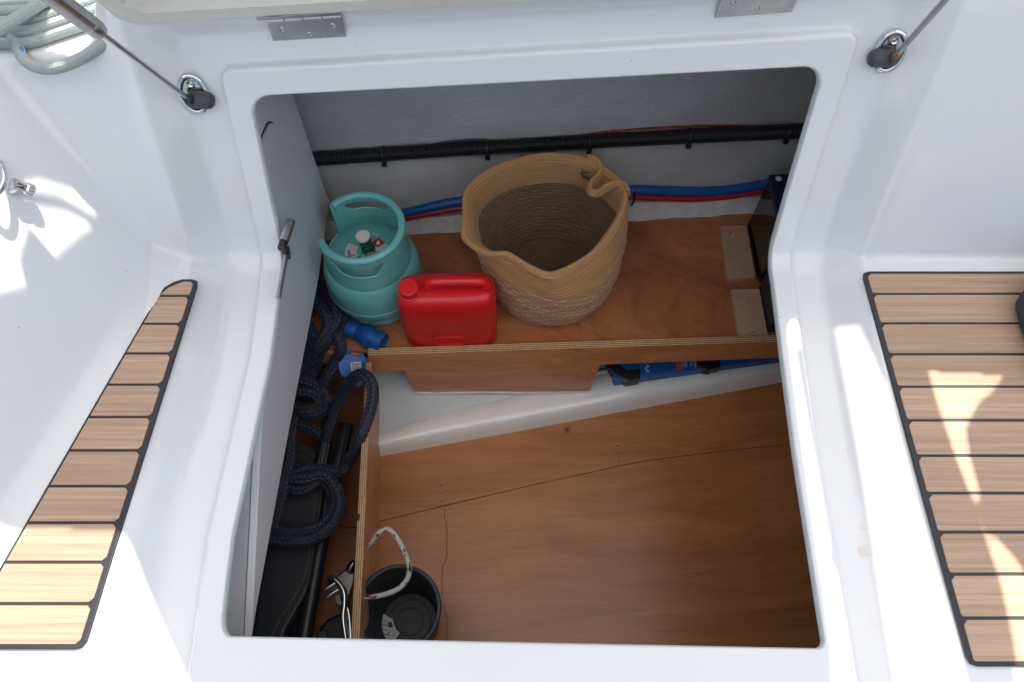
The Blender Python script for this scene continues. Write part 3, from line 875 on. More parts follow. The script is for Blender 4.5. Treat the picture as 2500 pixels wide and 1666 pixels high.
def make_strut(name, bpx, label, top_px, top_y, rod_r, body_px, mirror):
    c, n = on_deck(bpx[0], bpx[1])
    t = thing(name, label, "gas strut", c, "gas struts of the locker lid")
    ux = Vector((1, 0, 0)); uy = n.cross(ux).normalized(); uy = uy if uy.z > 0 else -uy; ux = uy.cross(n)
    # chrome oval cup
    ring_ = []
    for k in range(28):
        a = 2 * math.pi * k / 28
        ring_.append(c + ux * (.0185 * math.cos(a)) + uy * (.027 * math.sin(a)) + n * .006)
    V, F = tube_data(np.array([tuple(p) for p in ring_]), .0045, 10, True)
    br = mesh("bracket", V, F, M_chrome, t, True)
    plate = [c + ux * (.0185 * math.cos(2 * math.pi * k / 28)) + uy * (.027 * math.sin(2 * math.pi * k / 28)) + n * .0006 for k in range(28)]
    prism("back_plate", plate, n * .003, M_chrome, t)
    lathe("screw", [(.0015, .004), (.002, .003), (.0042, .0045), (.0052, .0035), (.0056, 0)], c + uy * .015 + n * .0035, M_chrome, br, n, 16)
    # charcoal ball joint
    s = 1 if mirror else -1
    f0 = c - uy * .008 + n * .012 - ux * (.010 * s)
    fv = []
    V, F = lathe_data([(.002, -.021), (.010, -.019), (.0125, -.012), (.0128, .004), (.0122, .012), (.0085, .017), (.002, .018)], f0, ux * s * -1 + n * .25, 20)
    mesh("ball_joint", V, F, M_charcoal, t, True)
    rp = c + n * .018 - uy * .004 + ux * (.004 * s)
    lathe("socket", [(.003, -.004), (.0072, -.002), (.0072, .006), (.0052, .007)], rp, M_black, t, py_(top_px[0], top_px[1], top_y) - rp, 16)
    tp = py_(top_px[0], top_px[1], top_y)
    d = (tp - rp).normalized()
    far = rp + d * .52
    rod = tube("rod", [rp, rp + d * .20, rp + d * .40], rod_r, M_steel if not mirror else M_hinge, t, 14, .02, smoothpath=False)
    if body_px:
        # distance along the rod where the body starts
        best = min(np.linspace(.02, .4, 400), key=lambda k: abs(((rp + d * k) - CAM).normalized().dot(ray(*body_px)) - 1))
        b0 = rp + d * best
        lathe("cylinder", [(.0036, -.001), (.0090, 0), (.0112, .006), (.0118, .02), (.0114, .021), (.0118, .022), (.0118, .30), (.006, .305)], b0, M_steel, t, d, 28)
    else:
        lathe("cylinder", [(.0036, -.001), (.0112, .006), (.0118, .02), (.0118, .26), (.006, .265)], rp + d * .26, M_steel, t, d, 24)
    if mirror:
        lathe("rod_tip", [(.0052, .002), (.0056, .004), (.0054, .016), (.0050, .020), (.0044, .021)], rp, M_rust, t, d, 16)
    return t
make_strut("gas_strut", (474, 226), "thick steel gas strut on the left, its thin rod in a charcoal ball joint", (140, 0), .735, .0034, (252, 70), False)
make_strut("gas_strut", (2172, 122), "thin gas strut on the right with a rusty rod tip", (2308, 0), .76, .0040, None, True)

# ------------------------------------------------------------------ conduit, cables and hoses at the back
def wp(x, y, off):       # a point in front of the hull side
    p = py_(x, y, 1.05)
    for _ in range(4): p = py_(x, y, wall_y(p.x, p.z) - off)
    return p
con = thing("cable_conduit", "black corrugated cable conduit clipped along the hull side", "conduit", wp(1350, 355, .02))
pts = [wp(x, y, .022) for x, y in ((640, 396), (773, 388), (935, 377), (1190, 361), (1440, 346), (1685, 333), (1925, 322), (2060, 316))]
p = spline(pts, 20); p, s = resample(p, .00075)
rad = .0146 + .0015 * np.tanh(2.5 * np.sin(2 * np.pi * s / .0042))
V, F = tube_data(p, rad, 18)
mesh("conduit", V, F, M_black, con, True)
for (x, y) in ((935, 377), (1190, 361), (1440, 346), (1685, 333), (1925, 322)):
    c = wp(x, y, .022)
    V, F = lathe_data([(.0170, -.003), (.0170, .003)], c, (1, 0, .04), 22, False)
    V2, F2 = lathe_data([(.0161, .003), (.0161, -.003)], c, (1, 0, .04), 22, False)
    n0 = len(V); V = V + V2; F = F + [tuple(i + n0 for i in f) for f in F2]
    for k in range(22):
        k2 = (k + 1) % 22; F.append((k, k2, n0 + 22 + k2, n0 + 22 + k)); F.append((22 + k, n0 + k, n0 + k2, 22 + k2))
    cl = mesh("cable_tie", V, F, M_black, con, True); fix_normals(cl)
    box("tie_head", c + Vector((0, -.006, -.021)), (.011, .012, .011), M_black, cl, .001)
tag(tube("black_wire", [wp(x, y, .012) for x, y in ((960, 374), (1080, 350), (1150, 343), (1215, 345), (1290, 352), (1400, 342))], .0028, M_black, None, 8), "thin black wire bowing up above the conduit", "wire")
tag(tube("red_wire", [wp(x, y, .010) for x, y in ((1330, 345), (1470, 324), (1600, 313), (1750, 308), (1850, 308), (1980, 303))], .0024, M_wirer, None, 8), "thin red wire lying on top of the conduit", "wire")
def sp(x, y, z): return pz(x, y, z)
tag(tube("blue_hose", [wp(x, y, .014) for x, y in ((850, 548), (985, 521), (1060, 504), (1130, 491), (1300, 473), (1450, 464), (1540, 463), (1650, 467), (1740, 467), (1815, 459), (1890, 446), (1960, 432))], .0108, M_blueh, None, 16), "blue hose running along the back of the shelf", "hose")
tag(tube("red_hose", [wp(x, y, .016) for x, y in ((850, 568), (985, 534), (1060, 519), (1130, 508), (1300, 492), (1450, 482), (1540, 481), (1620, 484), (1700, 485), (1780, 479), (1860, 466), (1950, 450))], .0080, M_redh, None, 14), "red hose just below the blue hose", "hose")
c = wp(1547, 472, .016)
tie = tag(tube("cable_tie", [c + Vector((0, .012, .012)), c + Vector((.001, -.004, .014)), c + Vector((.002, -.014, .004)), c + Vector((-.001, -.017, -.014)), c + Vector((-.003, -.014, -.028))], .0026, M_black, None, 8), "black cable tie round the two hoses beside the basket", "cable tie")

# ------------------------------------------------------------------ dark boxes and fibreboard blocks at the right
bx = thing("battery_box", "glossy black box in the rear right corner of the shelf", "box", (.65, .98, ZS))
pb = [Vector((.556, .905, ZS + .001)), Vector((.556, 1.066, ZS + .001)), Vector((.80, 1.085, ZS + .001)), Vector((.80, .90, ZS + .001))]
prism("case", pb, (0, 0, .165), M_gloss, bx, .004)
prism("lid", [q + Vector((-.003 if q.x < .6 else 0, 0, .166)) for q in pb], (0, 0, .014), M_navy, bx, .003)
lathe("bolt", [(.0015, .0035), (.0045, .003), (.0062, .002), (.0066, 0)], pz(1901, 437, ZS + .181), M_label, bx, (0, 0, 1), 16)
tube("foot", [(.560, .916, ZS + .006), (.572, .925, ZS + .03), (.585, .94, ZS + .055)], .0075, M_black, bx, 10)
b2 = thing("battery_box", "low dark navy box behind the front fibreboard block", "box", (.68, .83, ZS))
prism("case", [(.556, .776, ZS + .001), (.554, .892, ZS + .001), (.80, .892, ZS + .001), (.80, .776, ZS + .001)], (0, 0, .10), M_navy, b2, .004)
prism("lid", [(.554, .774, ZS + .102), (.552, .894, ZS + .102), (.802, .894, ZS + .102), (.802, .774, ZS + .102)], (0, 0, .012), M_black, b2, .003)
def block(corn, screws, label, hole=None):
    z1 = ZS + .014
    q = [pz(x, y, z1) for x, y in corn]
    c = (q[0] + q[2]) / 2
    t = thing("fibreboard_block", label, "block", (c.x, c.y, ZS), "fibreboard blocks on the shelf")
    prism("block", q, (0, 0, -.0135), M_mdf, t, .0008)
    for x, y in screws:
        lathe("screw", [(.0012, .0020), (.0018, .0014), (.0030, .0022), (.0042, .0012), (.0046, 0)], pz(x, y, z1), M_steel, t, (0, 0, 1), 14)
    if hole: lathe("screw_hole", [(.0020, .0003), (.0022, .0001)], pz(*hole, z1), M_dark, t, (0, 0, 1), 10)
block([(1759, 552), (1823, 550), (1845, 677), (1777, 683)], [(1789, 577), (1800, 662)], "brown fibreboard block with two screws beside the glossy black box", (1783, 570))
block([(1786, 707), (1854, 705), (1875, 818), (1804, 821)], [(1818, 731), (1835, 809)], "brown fibreboard block just behind the striped board")

# ------------------------------------------------------------------ gas bottle
GB = Vector((-.296, .876, ZS))
gas = thing("gas_bottle", "teal gas bottle with a slotted round collar standing on the shelf", "gas bottle", GB)
lathe("base_ring", [(.076, .0), (.082, 0), (.0855, .004), (.0865, .012), (.085, .020), (.081, .026), (.078, .034), (.078, .045)], GB, M_teal, gas, seg=56, close=False)
body = [(.070, .022), (.084, .030), (.094, .040), (.1000, .052), (.1020, .064), (.1022, .070), (.1032, .0705), (.1032, .076), (.1022, .0765), (.1022, .110), (.1005, .124), (.0955, .138), (.0900, .147), (.080, .1565), (.064, .165), (.045, .171), (.022, .1745), (.0004, .1755)]
lathe("cylinder", body, GB, M_teal, gas, seg=64, close=False, autos=50)
def dome_z(r):
    rr = [b[0] for b in body[::-1] if b[1] > .12]; zz = [b[1] for b in body[::-1] if b[1] > .12]
    return float(np.interp(r, rr, zz))
# collar wall with gap on the left and two hand slots
RC = .0815; H0, H1 = .150, .246
gap0, gap1 = R(140), R(205)
def slot(th, z, cen, half, za, zb):
    d = (th - cen + math.pi) % (2 * math.pi) - math.pi
    u = abs(d) / half
    if u > 1: return False
    lo = za + (zb - za) * .85 * max(0, (u - .55) / .45) ** 2.2
    return lo < z < zb + .006 * (u ** 2) * .6
nt_, nz_ = 640, 90
V, F = [], []
for i in range(nz_ + 1):
    z = H0 + (H1 - H0) * i / nz_
    flare = .004 * max(0, 1 - i / nz_ * 3)
    for k in range(nt_):
        th = 2 * math.pi * k / nt_
        V.append(GB + Vector(((RC + flare) * math.cos(th), (RC + flare) * math.sin(th), z)))
for i in range(nz_):
    z = H0 + (H1 - H0) * (i + .5) / nz_
    for k in range(nt_):
        th = 2 * math.pi * (k + .5) / nt_
        zr = (z - H0) / (H1 - H0)
        if gap0 < th < gap1 and zr > .06: continue
        if slot(th, z, R(-92), R(36), .193, .224) or slot(th, z, R(88), R(33), .206, .228): continue
        F.append((i * nt_ + k, i * nt_ + (k + 1) % nt_, (i + 1) * nt_ + (k + 1) % nt_, (i + 1) * nt_ + k))
col_ = mesh("collar", V, F, M_teal, gas, True)
sm_ = col_.modifiers.new("thick", 'SOLIDIFY'); sm_.thickness = .0045; sm_.offset = 0
ms = col_.modifiers.new("smooth", 'CORRECTIVE_SMOOTH') if False else None
def arc_pts(r, z, a0, a1, n): return [GB + Vector((r * math.cos(a0 + (a1 - a0) * k / n), r * math.sin(a0 + (a1 - a0) * k / n), z)) for k in range(n + 1)]
tube("collar_rim", arc_pts(RC - .001, H1, gap1, gap0 + 2 * math.pi, 70), .0078, M_teal, gas, 14, .004, smoothpath=False)
for cen, za, zb, half in ((R(-92), .190, .222, R(38)), (R(88), .194, .224, R(36))):
    pass
for ang in (gap0, gap1):
    tube("collar_edge", [GB + Vector((RC * math.cos(ang), RC * math.sin(ang), z)) for z in (H0 + .006, .20, H1)], .0042, M_teal, gas, 10, .01, smoothpath=False)
# valve
vb = GB + Vector((.004, -.004, .172))
va = Vector((-.07, .02, 1)).normalized()
valve = lathe("valve", [(.013, 0), (.013, .006), (.010, .008), (.0095, .016), (.013, .017), (.0138, .022), (.0120, .026), (.0125, .031), (.0138, .034), (.0140, .040), (.0136, .045)], vb, M_green, gas, va, 10, smooth=False)
lathe("valve_nut", [(.016, 0), (.016, .0055), (.012, .007)], vb - va * .001, M_brass, gas, va, 6, smooth=False)
lathe("valve_cap", [(.0136, .0445), (.0146, .046), (.0146, .0505), (.0134, .0520)], vb, M_label, gas, va, 32)
# round sticker on the dome
def dome_patch(name, shapes, mat, lift):
    V, F = [], []
    for ring_pts in shapes:
        b0 = len(V); n = len(ring_pts)
        cx = sum(q[0] for q in ring_pts) / n; cy = sum(q[1] for q in ring_pts) / n
        K = 4
        for j in range(K + 1):
            for (x, y) in ring_pts:
                xx = cx + (x - cx) * (1 - j / K * .98); yy = cy + (y - cy) * (1 - j / K * .98)
                V.append(GB + Vector((xx, yy, dome_z(math.hypot(xx, yy)) + lift)))
        for j in range(K):
            for k in range(n): F.append((b0 + j * n + k, b0 + j * n + (k + 1) % n, b0 + (j + 1) * n + (k + 1) % n, b0 + (j + 1) * n + k))
        F.append(tuple(b0 + K * n + k for k in range(n)))
    o = mesh(name, V, F, mat, gas, True); fix_normals(o); return o
RS = .044
def sector(a0, a1, r0, r1, n=20):
    return [(r1 * math.cos(R(a0 + (a1 - a0) * k / n)), r1 * math.sin(R(a0 + (a1 - a0) * k / n)) - .006) for k in range(n + 1)] + \
           [(r0 * math.cos(R(a1 + (a0 - a1) * k / n)), r0 * math.sin(R(a1 + (a0 - a1) * k / n)) - .006) for k in range(n + 1)]
dome_patch("sticker", [sector(150, 212, .019, RS)], M_label, .0012); dome_patch("sticker", [sector(-32, 30, .019, RS)], M_label, .0012)
dome_patch("sticker_text", [sector(212, 328, .016, RS)], M_labelg, .0013)
dome_patch("sticker_line", [[(-.043, -.0185), (-.020, -.0145), (-.020, -.0165), (-.0425, -.0210)]], M_labelr, .0020)
dome_patch("sticker_line", [[(.043, -.0185), (.020, -.0145), (.020, -.0165), (.0425, -.0210)]], M_labelr, .0020)
dmd = [(.022, .001), (.036, .014), (.022, .028), (.009, .014)]
dd = []
for k in range(4):
    a, b = dmd[k], dmd[(k + 1) % 4]
    dd += [(a[0] + (b[0] - a[0]) * t / 5, a[1] + (b[1] - a[1]) * t / 5) for t in range(5)]
dome_patch("hazard_diamond", [dd], M_labelr, .0024)
fl = [(.0185, .012), (.0195, .0085), (.0225, .0075), (.0255, .0090), (.0262, .0125), (.0245, .0165), (.0235, .0205), (.0220, .0170), (.0200, .0185)]
dome_patch("flame", [fl], M_print, .0030)
def dome_text(name, body_, size, x, y, ang, mat, lift=.0022):
    z = dome_z(math.hypot(x, y)) + lift
    tx = Vector((math.cos(ang), math.sin(ang), 0)); nn = Vector((x * 1.2, y * 1.2, .08)).normalized()
    tx = (tx - nn * tx.dot(nn)).normalized(); ty = nn.cross(tx)
    text(name, body_, size, GB + Vector((x, y, z)), tx, ty, mat, gas, .0004, 'CENTER')
dome_text("printed_number", "60", .0125, -.0325, -.0095, R(100), M_ink, .003)
dome_text("printed_number", "60", .0125, .0405, -.0095, R(95), M_ink, .003)
dome_text("printed_text", "Prim", .006, .026, -.012, R(8), M_labelr, .0032)
dome_text("printed_text", "UN 1", .009, -.034, .010, R(65), M_print, .0026)
dome_text("printed_text", "AZ", .013, .014, .034, R(-6), M_print, .0026)
dome_text("embossed_number", "2", .020, -.056, -.028, R(20), M_teal, .0015)

# ------------------------------------------------------------------ red fuel can
def superellipse(w, d, n=56, e=5.0):
    out = []
    for k in range(n):
        a = 2 * math.pi * k / n; c, s = math.cos(a), math.sin(a)
        out.append((w * math.copysign(abs(c) ** (2 / e), c), d * math.copysign(abs(s) ** (2 / e), s)))
    return out
JC = Vector((-.130, .777, ZS))
can = thing("fuel_can", "red plastic fuel can with a moulded handle in front of the basket", "fuel can", JC)
jr = Matrix.Rotation(R(1.5), 3, 'Z')
jw, jd, jh = .0985, .043, .178
secs = [(.0, .90, .82), (.002, .94, .90), (.008, .975, .97), (.016, .985, .985), (.020, .985, .985)]
for k in range(9): secs.append((.026 + k * .0075, .985 + (.010 if k % 2 else -.004) * 1, .985))
secs += [(.098, 1.0, 1.0), (.120, 1.0, 1.0), (.140, .998, 1.0), (.152, .99, .98), (.162, .97, .935), (.170, .935, .85), (.1755, .88, .72), (.178, .80, .55), (.1785, .5, .3), (.1785, .02, .02)]
V, F = [], []; n = 72
for (z, sx, sy) in secs:
    for (x, y) in superellipse(jw, jd, n, 4.6):
        fx = sx if (.024 > z or z > .095) else (sx if abs(x) > jw * .75 else .985)
        V.append(JC + jr @ Vector((x * fx, y * sy, z if z < .1 else .1 + (z - .1) * 1.12)))
for i in range(len(secs) - 1):
    for k in range(n): F.append((i * n + k, i * n + (k + 1) % n, (i + 1) * n + (k + 1) % n, (i + 1) * n + k))
F.append(tuple(range(n))[::-1]); F.append(tuple((len(secs) - 1) * n + k for k in range(n)))
cb = mesh("can_body", V, F, M_red, can, True); sharp(cb, 70)
def jp(x, y, z): return JC + jr @ Vector((x, y, z if z < .15 else z + .0095))
# handle: one moulded bar on two feet
hw = .0085
hpath = [jp(-.032, -.004, .168), jp(-.033, -.005, .186), jp(-.029, -.006, .199), jp(-.018, -.006, .2045), jp(.020, -.006, .2045), jp(.060, -.006, .2040), jp(.074, -.006, .198), jp(.079, -.005, .185), jp(.079, -.004, .165)]
tube("handle", hpath, .0098, M_redl, can, 16, .003)
lathe("neck", [(.024, -.008), (.021, .002), (.020, .012), (.0195, .016)], jp(-.070, -.010, .166), M_red, can, (0, -.12, 1), 28)
cp = []
lathe("cap", [(.0205, 0), (.0215, .002), (.0215, .004), (.0195, .0045), (.0195, .022), (.0185, .0245), (.0165, .0255), (.0155, .0245), (.001, .0245)], jp(-.070, -.0115, .178), M_redl, can, (0, -.12, 1), 36)
for k in range(30):
    pass
tube("seam", [jp(-.012, .002, .1785), jp(.02, .002, .179), jp(.055, .002, .1785)], .0009, M_redl, can, 6)
fy = -jd * .985
fr_o = [jp(x, fy - .0002, z + .009) for x, z in ((-.034, .016), (.030, .016), (.031, .046), (.026, .051), (-.030, .051), (-.035, .046))]
fr_i = [jp(x, fy - .0002, z + .009) for x, z in ((-.028, .021), (.024, .021), (.025, .043), (.022, .045), (-.026, .045), (-.029, .043))]
frame_mesh("emblem_frame", fr_o, fr_i, jr @ Vector((0, -.0035, 0)), M_red, can); bev(can.children[-1], .0012)
text("embossed_letters", "PLT", .017, jp(-.002, fy + .0002, .0355), jr @ Vector((1, 0, 0)), (0, 0, 1), M_red, can, .0012, 'CENTER')

# ------------------------------------------------------------------ woven basket
BB = Vector((.085, .913, ZS))
basket = thing("woven_basket", "tall open straw basket with a jute rim on the shelf", "basket", BB)
rim_px = [(860, 135), (1050, 150), (1200, 200), (1330, 285), (1415, 385), (1415, 500), (1370, 620), (1270, 775), (1160, 885), (1040, 958), (940, 1005), (860, 1022), (760, 990), (650, 930), (550, 872), (470, 868), (390, 858), (275, 785), (232, 715), (238, 600), (238, 480), (255, 400), (335, 310), (480, 220), (660, 162)]
rim_z = [z_ - .030 for z_ in (-.052, -.052, -.055, -.06, -.062, -.065, -.070, -.074, -.077, -.080, -.082, -.083, -.083, -.083, -.080, -.078, -.080, -.080, -.076, -.072, -.068, -.064, -.060, -.056, -.053)]
rim = [np.array(tuple(pz(1050 + .338 * x, 330 + .338 * y, z))) for (x, y), z in zip(rim_px, rim_z)]
rc = np.mean(rim, axis=0)
rsp = spline(rim, 20, True)
ang = np.unwrap(np.arctan2(rsp[:, 1] - rc[1], rsp[:, 0] - rc[0]))
if ang[-1] < ang[0]: rsp = rsp[::-1]; ang = np.unwrap(np.arctan2(rsp[:, 1] - rc[1], rsp[:, 0] - rc[0]))
NT = 420
th = np.linspace(ang[0], ang[0] + 2 * np.pi, NT, endpoint=False)
aa = np.append(ang, ang[0] + 2 * np.pi); rr_ = np.vstack([rsp, rsp[:1]])
order = np.argsort(aa); aa = aa[order]; rr_ = rr_[order]
RIM = np.stack([np.interp(th, aa, rr_[:, i]) for i in range(3)], 1)
BASE = np.stack([BB.x + .122 * np.cos(th), BB.y + .118 * np.sin(th), np.full(NT, ZS + .002)], 1)
ROWS_S, ROWS_J = 17, 10
def basket_surface(t, inset, seed):
    dth = (th - R(-140) + np.pi) % (2 * np.pi) - np.pi
    w = (t ** (1 + 3.2 * np.exp(-(dth / R(42)) ** 2)))[:, None]
    P = BASE + (RIM - BASE) * w
    P[:, 2] = BASE[:, 2] + (RIM[:, 2] - BASE[:, 2]) * t
    # belly: straw part goes up steeply and the soft rim follows the outline
    bul = .016 * math.sin(math.pi * min(1, t * 1.05)) + .010 * math.sin(math.pi * min(1, t / .35) * .5) * (1 - t)
    c = np.array((BB.x, BB.y, 0)) * (1 - t) + np.array((rc[0], rc[1], 0)) * t
    d = P - c; d[:, 2] = 0; d /= np.linalg.norm(d, axis=1)[:, None]
    return P, d, bul - inset
def rows(t0, t1, nrows, sub, inset, amp, twist, sign, seed):
    V = []; UV = []
    r2 = np.random.default_rng(seed)
    ts = np.linspace(t0, t1, nrows * sub + 1)
    for i, t in enumerate(ts):
        P, d, off = basket_surface(t, inset, seed)
        row = min(nrows - 1, int((t - t0) / (t1 - t0) * nrows - 1e-9)); fr2 = (t - t0) / (t1 - t0) * nrows - row
        b = amp * math.sqrt(max(0, math.sin(math.pi * fr2)))
        if twist:
            ph = row * 1.7 + seed
            k = np.sin(th * twist + ph + fr2 * 2.6 * (1 if row % 2 else 1)); k2 = np.sin(th * twist * .37 + ph * 2.1)
            bb = b * (.62 + .30 * np.abs(k) ** .6 + .16 * k2)
        else:
            bb = b * (1 + .10 * np.sin(th * 160 + fr2 * 3))
        wob = .0012 * np.sin(th * 5 + row) 
        P = P + d * (off + sign * (bb + wob))[:, None]
        V.append(P); UV.append(np.stack([th * 8, np.full(NT, t * 30)], 1))
    return V, UV
def grid_mesh(name, V, UV, mat, parent, skip=None):
    m = len(V); i = np.arange(m - 1)[:, None]; k = np.arange(NT)[None, :]; k2 = (k + 1) % NT
    F = np.stack([i * NT + k, i * NT + k2, (i + 1) * NT + k2, (i + 1) * NT + k], -1).reshape(-1, 4)
    VV = np.vstack(V)
    if skip is not None:
        cen2 = VV[F].mean(axis=1); F = F[~skip(cen2)]
    return mesh(name, VV, F, mat, parent, True, np.vstack(UV))
def straw_mat(name, dark, light, sc, bs=.6):
    m, nt, b = new_mat(name)
    uv = coords(nt, 'UV')
    mp = nt.nodes.new("ShaderNodeMapping"); mp.inputs['Scale'].default_value = sc; L(nt, uv, mp.inputs[0])
    f = noise(nt, mp.outputs[0], 1, 4, .65); f2 = noise(nt, coords(nt), 34, 3, .6)
    col = ramp(nt, f, [(.28, dark), (.74, light)])
    col = mixc(nt, math_(nt, 'MULTIPLY', f2, .35), col, tuple(x * .7 for x in dark))
    L(nt, col, b.inputs['Base Color']); b.inputs['Roughness'].default_value = .85
    b.inputs['Sheen Weight'].default_value = .15
    mp2 = nt.nodes.new("ShaderNodeMapping"); mp2.inputs['Scale'].default_value = tuple(x * 4 for x in sc); L(nt, uv, mp2.inputs[0])
    bump(nt, b, noise(nt, mp2.outputs[0], 1, 3, .7), bs, .002)
    return m
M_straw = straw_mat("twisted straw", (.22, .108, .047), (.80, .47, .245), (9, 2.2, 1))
M_straw_shade = straw_mat("straw in shade", (.080, .042, .020), (.36, .21, .105), (9, 2.2, 1))  # straw darkened to put the basket's inner shade into its colour
M_jute = straw_mat("jute coil", (.40, .195, .072), (.76, .395, .152), (14, 6, 1), .8)
def hole(c):
    # handle slit in the rear right of the rim
    out = np.zeros(len(c), bool)
    for (hx_, hy_, rx, ry, zc_) in HOLES:
        dx = (c[:, 0] - hx_) / rx; dz = (c[:, 2] - zc_) / ry; out |= (dx * dx + dz * dz < 1) & (c[:, 1] > rc[1])
    return out
h1 = pz(1434, 444, -.125)
HOLES = [(h1.x, h1.y, .014, .016, -.122)]
V, UV = rows(0, .66, ROWS_S, 6, .0, .0062, 62, 1, 3)
grid_mesh("woven_side", V, UV, M_straw, basket)
V1, UV1 = rows(.66, 1, ROWS_J, 6, .0, .0046, 0, 1, 5)
Vi, UVi = rows(.66, 1, ROWS_J, 6, .0085, .0040, 0, -1, 6)
grid_mesh("jute_rim", V1 + Vi[::-1], UV1 + UVi[::-1], M_jute, basket, hole)
V2, UV2 = rows(0.03, .66, ROWS_S, 6, .0085, .0062, 62, -1, 4)
bot = []
for j in range(0, 40):
    f = 1 - j / 40
    row = (f * 13) % 1
    P = BASE.copy(); P[:, 0] = BB.x + (BASE[:, 0] - BB.x) * f * .95; P[:, 1] = BB.y + (BASE[:, 1] - BB.y) * f * .95
    P[:, 2] = ZS + .006 + .0035 * math.sqrt(abs(math.sin(math.pi * row))) * (.7 + .3 * np.abs(np.sin(th * 40 * f + j))) 
    bot.append(P)
grid_mesh("woven_inside", bot[::-1] + V2, [np.stack([th * 8 * (1 - j / 40), np.full(NT, -j * .4)], 1) for j in range(40)][::-1] + UV2, M_straw_shade, basket)
# rim cord and the folded handle
rim_top = RIM.copy()
P, d, off = basket_surface(1.0, .0042, 0); rimc = P + d * off
r3, q3 = resample(rimc, .0012, True)
ph = q3[:, None] / .0062 + np.linspace(0, 2 * np.pi, 14, endpoint=False)[None, :] / (2 * np.pi) * 2
V, F = tube_data(r3, .0052 + .0007 * np.abs(np.sin(np.pi * ph)), 14, True)
mesh("rim_cord", V, F, M_jute, basket, True, np.stack([np.repeat(q3 * 50, 14), np.tile(np.linspace(0, 6, 14), len(r3))], 1))
fold = [(1432, 388, -.050), (1455, 396, -.052), (1464, 413, -.058), (1459, 430, -.064), (1446, 444, -.066), (1437, 458, -.066), (1440, 472, -.066), (1456, 474, -.066), (1478, 460, -.064), (1502, 450, -.062), (1522, 456, -.062), (1531, 474, -.062)]
for k, (ox, oz) in enumerate(((0, 0), (.0045, -.0062), (.002, .0062))):
    fp = [pz(x, y, z - .028) + Vector((ox, ox * .6, oz)) for x, y, z in fold]
    fp2 = spline(fp, 14); fp2, q3 = resample(fp2, .0012)
    ph = q3[:, None] / .0062 + np.linspace(0, 2, 12, endpoint=False)[None, :]
    V, F = tube_data(fp2, .0042 + .0006 * np.abs(np.sin(np.pi * ph)), 12)
    mesh("handle_cord", V, F, M_jute, basket, True, np.stack([np.repeat(q3 * 50, 12), np.tile(np.linspace(0, 6, 12), len(fp2))], 1))
# stray fibres
for k in range(70):
    a = rng.integers(0, NT); p0 = Vector(rimc[a]) + Vector((rng.normal(0, .003), rng.normal(0, .003), rng.normal(-.01, .012)))
    dd_ = Vector((rng.normal(), rng.normal(), rng.normal() + .6)).normalized()
    V, F = (tube_data(np.array([tuple(p0), tuple(p0 + dd_ * .005 + Vector((0, 0, .001))), tuple(p0 + dd_ * .009 + Vector((rng.normal(0, .002), 0, 0)))]), .00022, 3))
    if k == 0: fv, ff = list(map(tuple, V)), list(F)
    else:
        n0 = len(fv); fv += list(map(tuple, V)); ff += [tuple(i + n0 for i in f) for f in F]
fb_ = mesh("stray_fibres", fv, ff, M_jute, basket); fb_['kind'] = 'stuff'
# ------------------------------------------------------------------ blue inverter under the shelf
ZI = -.535
inv = thing("inverter", "blue inverter with black brackets and white print under the shelf front", "inverter", pz(1650, 900, ZI))
i0 = pz(1552, 923, ZI); i1 = pz(1882, 877, ZI); idir = (i1 - i0).normalized(); iback = Vector((-idir.y, idir.x, 0))
prism("case", [i0 - idir * .05, i1 + idir * .10, i1 + idir * .10 + iback * .20, i0 - idir * .05 + iback * .20], (0, 0, -.032), M_inv, inv, .004)
bl = [pz(x, y, ZI + .004) for x, y in ((1489, 878), (1510, 888), (1531, 903), (1564, 899), (1563, 925), (1532, 930), (1498, 911), (1480, 880))]
prism("bracket", [p for p in bl], (0, 0, -.034), M_black, inv, .002)
br2 = [pz(x, y, ZI + .004) for x, y in ((1702, 870), (1760, 870), (1760, 896), (1742, 899), (1736, 903), (1724, 902), (1704, 892))]
prism("bracket", br2, (0, 0, -.03), M_black, inv, .002)
prism("red_patch", [pz(x, y, ZI + .0006) for x, y in ((1651, 905), (1664, 903), (1664, 870), (1651, 872))], (0, 0, .0004), M_orange, inv)
for x in (1666, 1698):
    prism("printed_line", [pz(a, b, ZI + .0006) for a, b in ((x, 901 - (x - 1666) * .1), (x + 1.4, 901 - (x - 1666) * .1), (x + 1.4, 860), (x, 860))], (0, 0, .0003), M_print, inv)
text("printed_text", "Multi", .0125, pz(1680, 896, ZI + .0006), iback, -idir, M_print, inv, .0002)
text("printed_text", "12 | 1600", .0075, pz(1690, 894, ZI + .0006), iback, -idir, M_print, inv, .0002)
text("printed_text", "AC 230V", .0045, pz(1696, 893, ZI + .0006), iback, -idir, M_print, inv, .0002)
# wave emblem: parallel wavy lines
for k in range(3):
    wl = []
    for j in range(20):
        t = j / 19
        wl.append(pz(1577 + 2.2 * k + 3.2 * math.sin(t * 9.4), 909 - 18 * t + .4 * k, ZI + .0008))
    tube("wave_emblem", wl, .0005, M_print, inv, 6, .0015)
text("printed_text", "vi", .008, pz(1576, 888, ZI + .0006), iback, -idir, M_print, inv, .0002)
tag(tube("grey_pipe", [pz(1452, 905, -.545), pz(1480, 901, -.545), pz(1560, 890, -.545)], .004, M_charcoal, None, 8), "thin dark pipe between skirt board and inverter", "pipe")

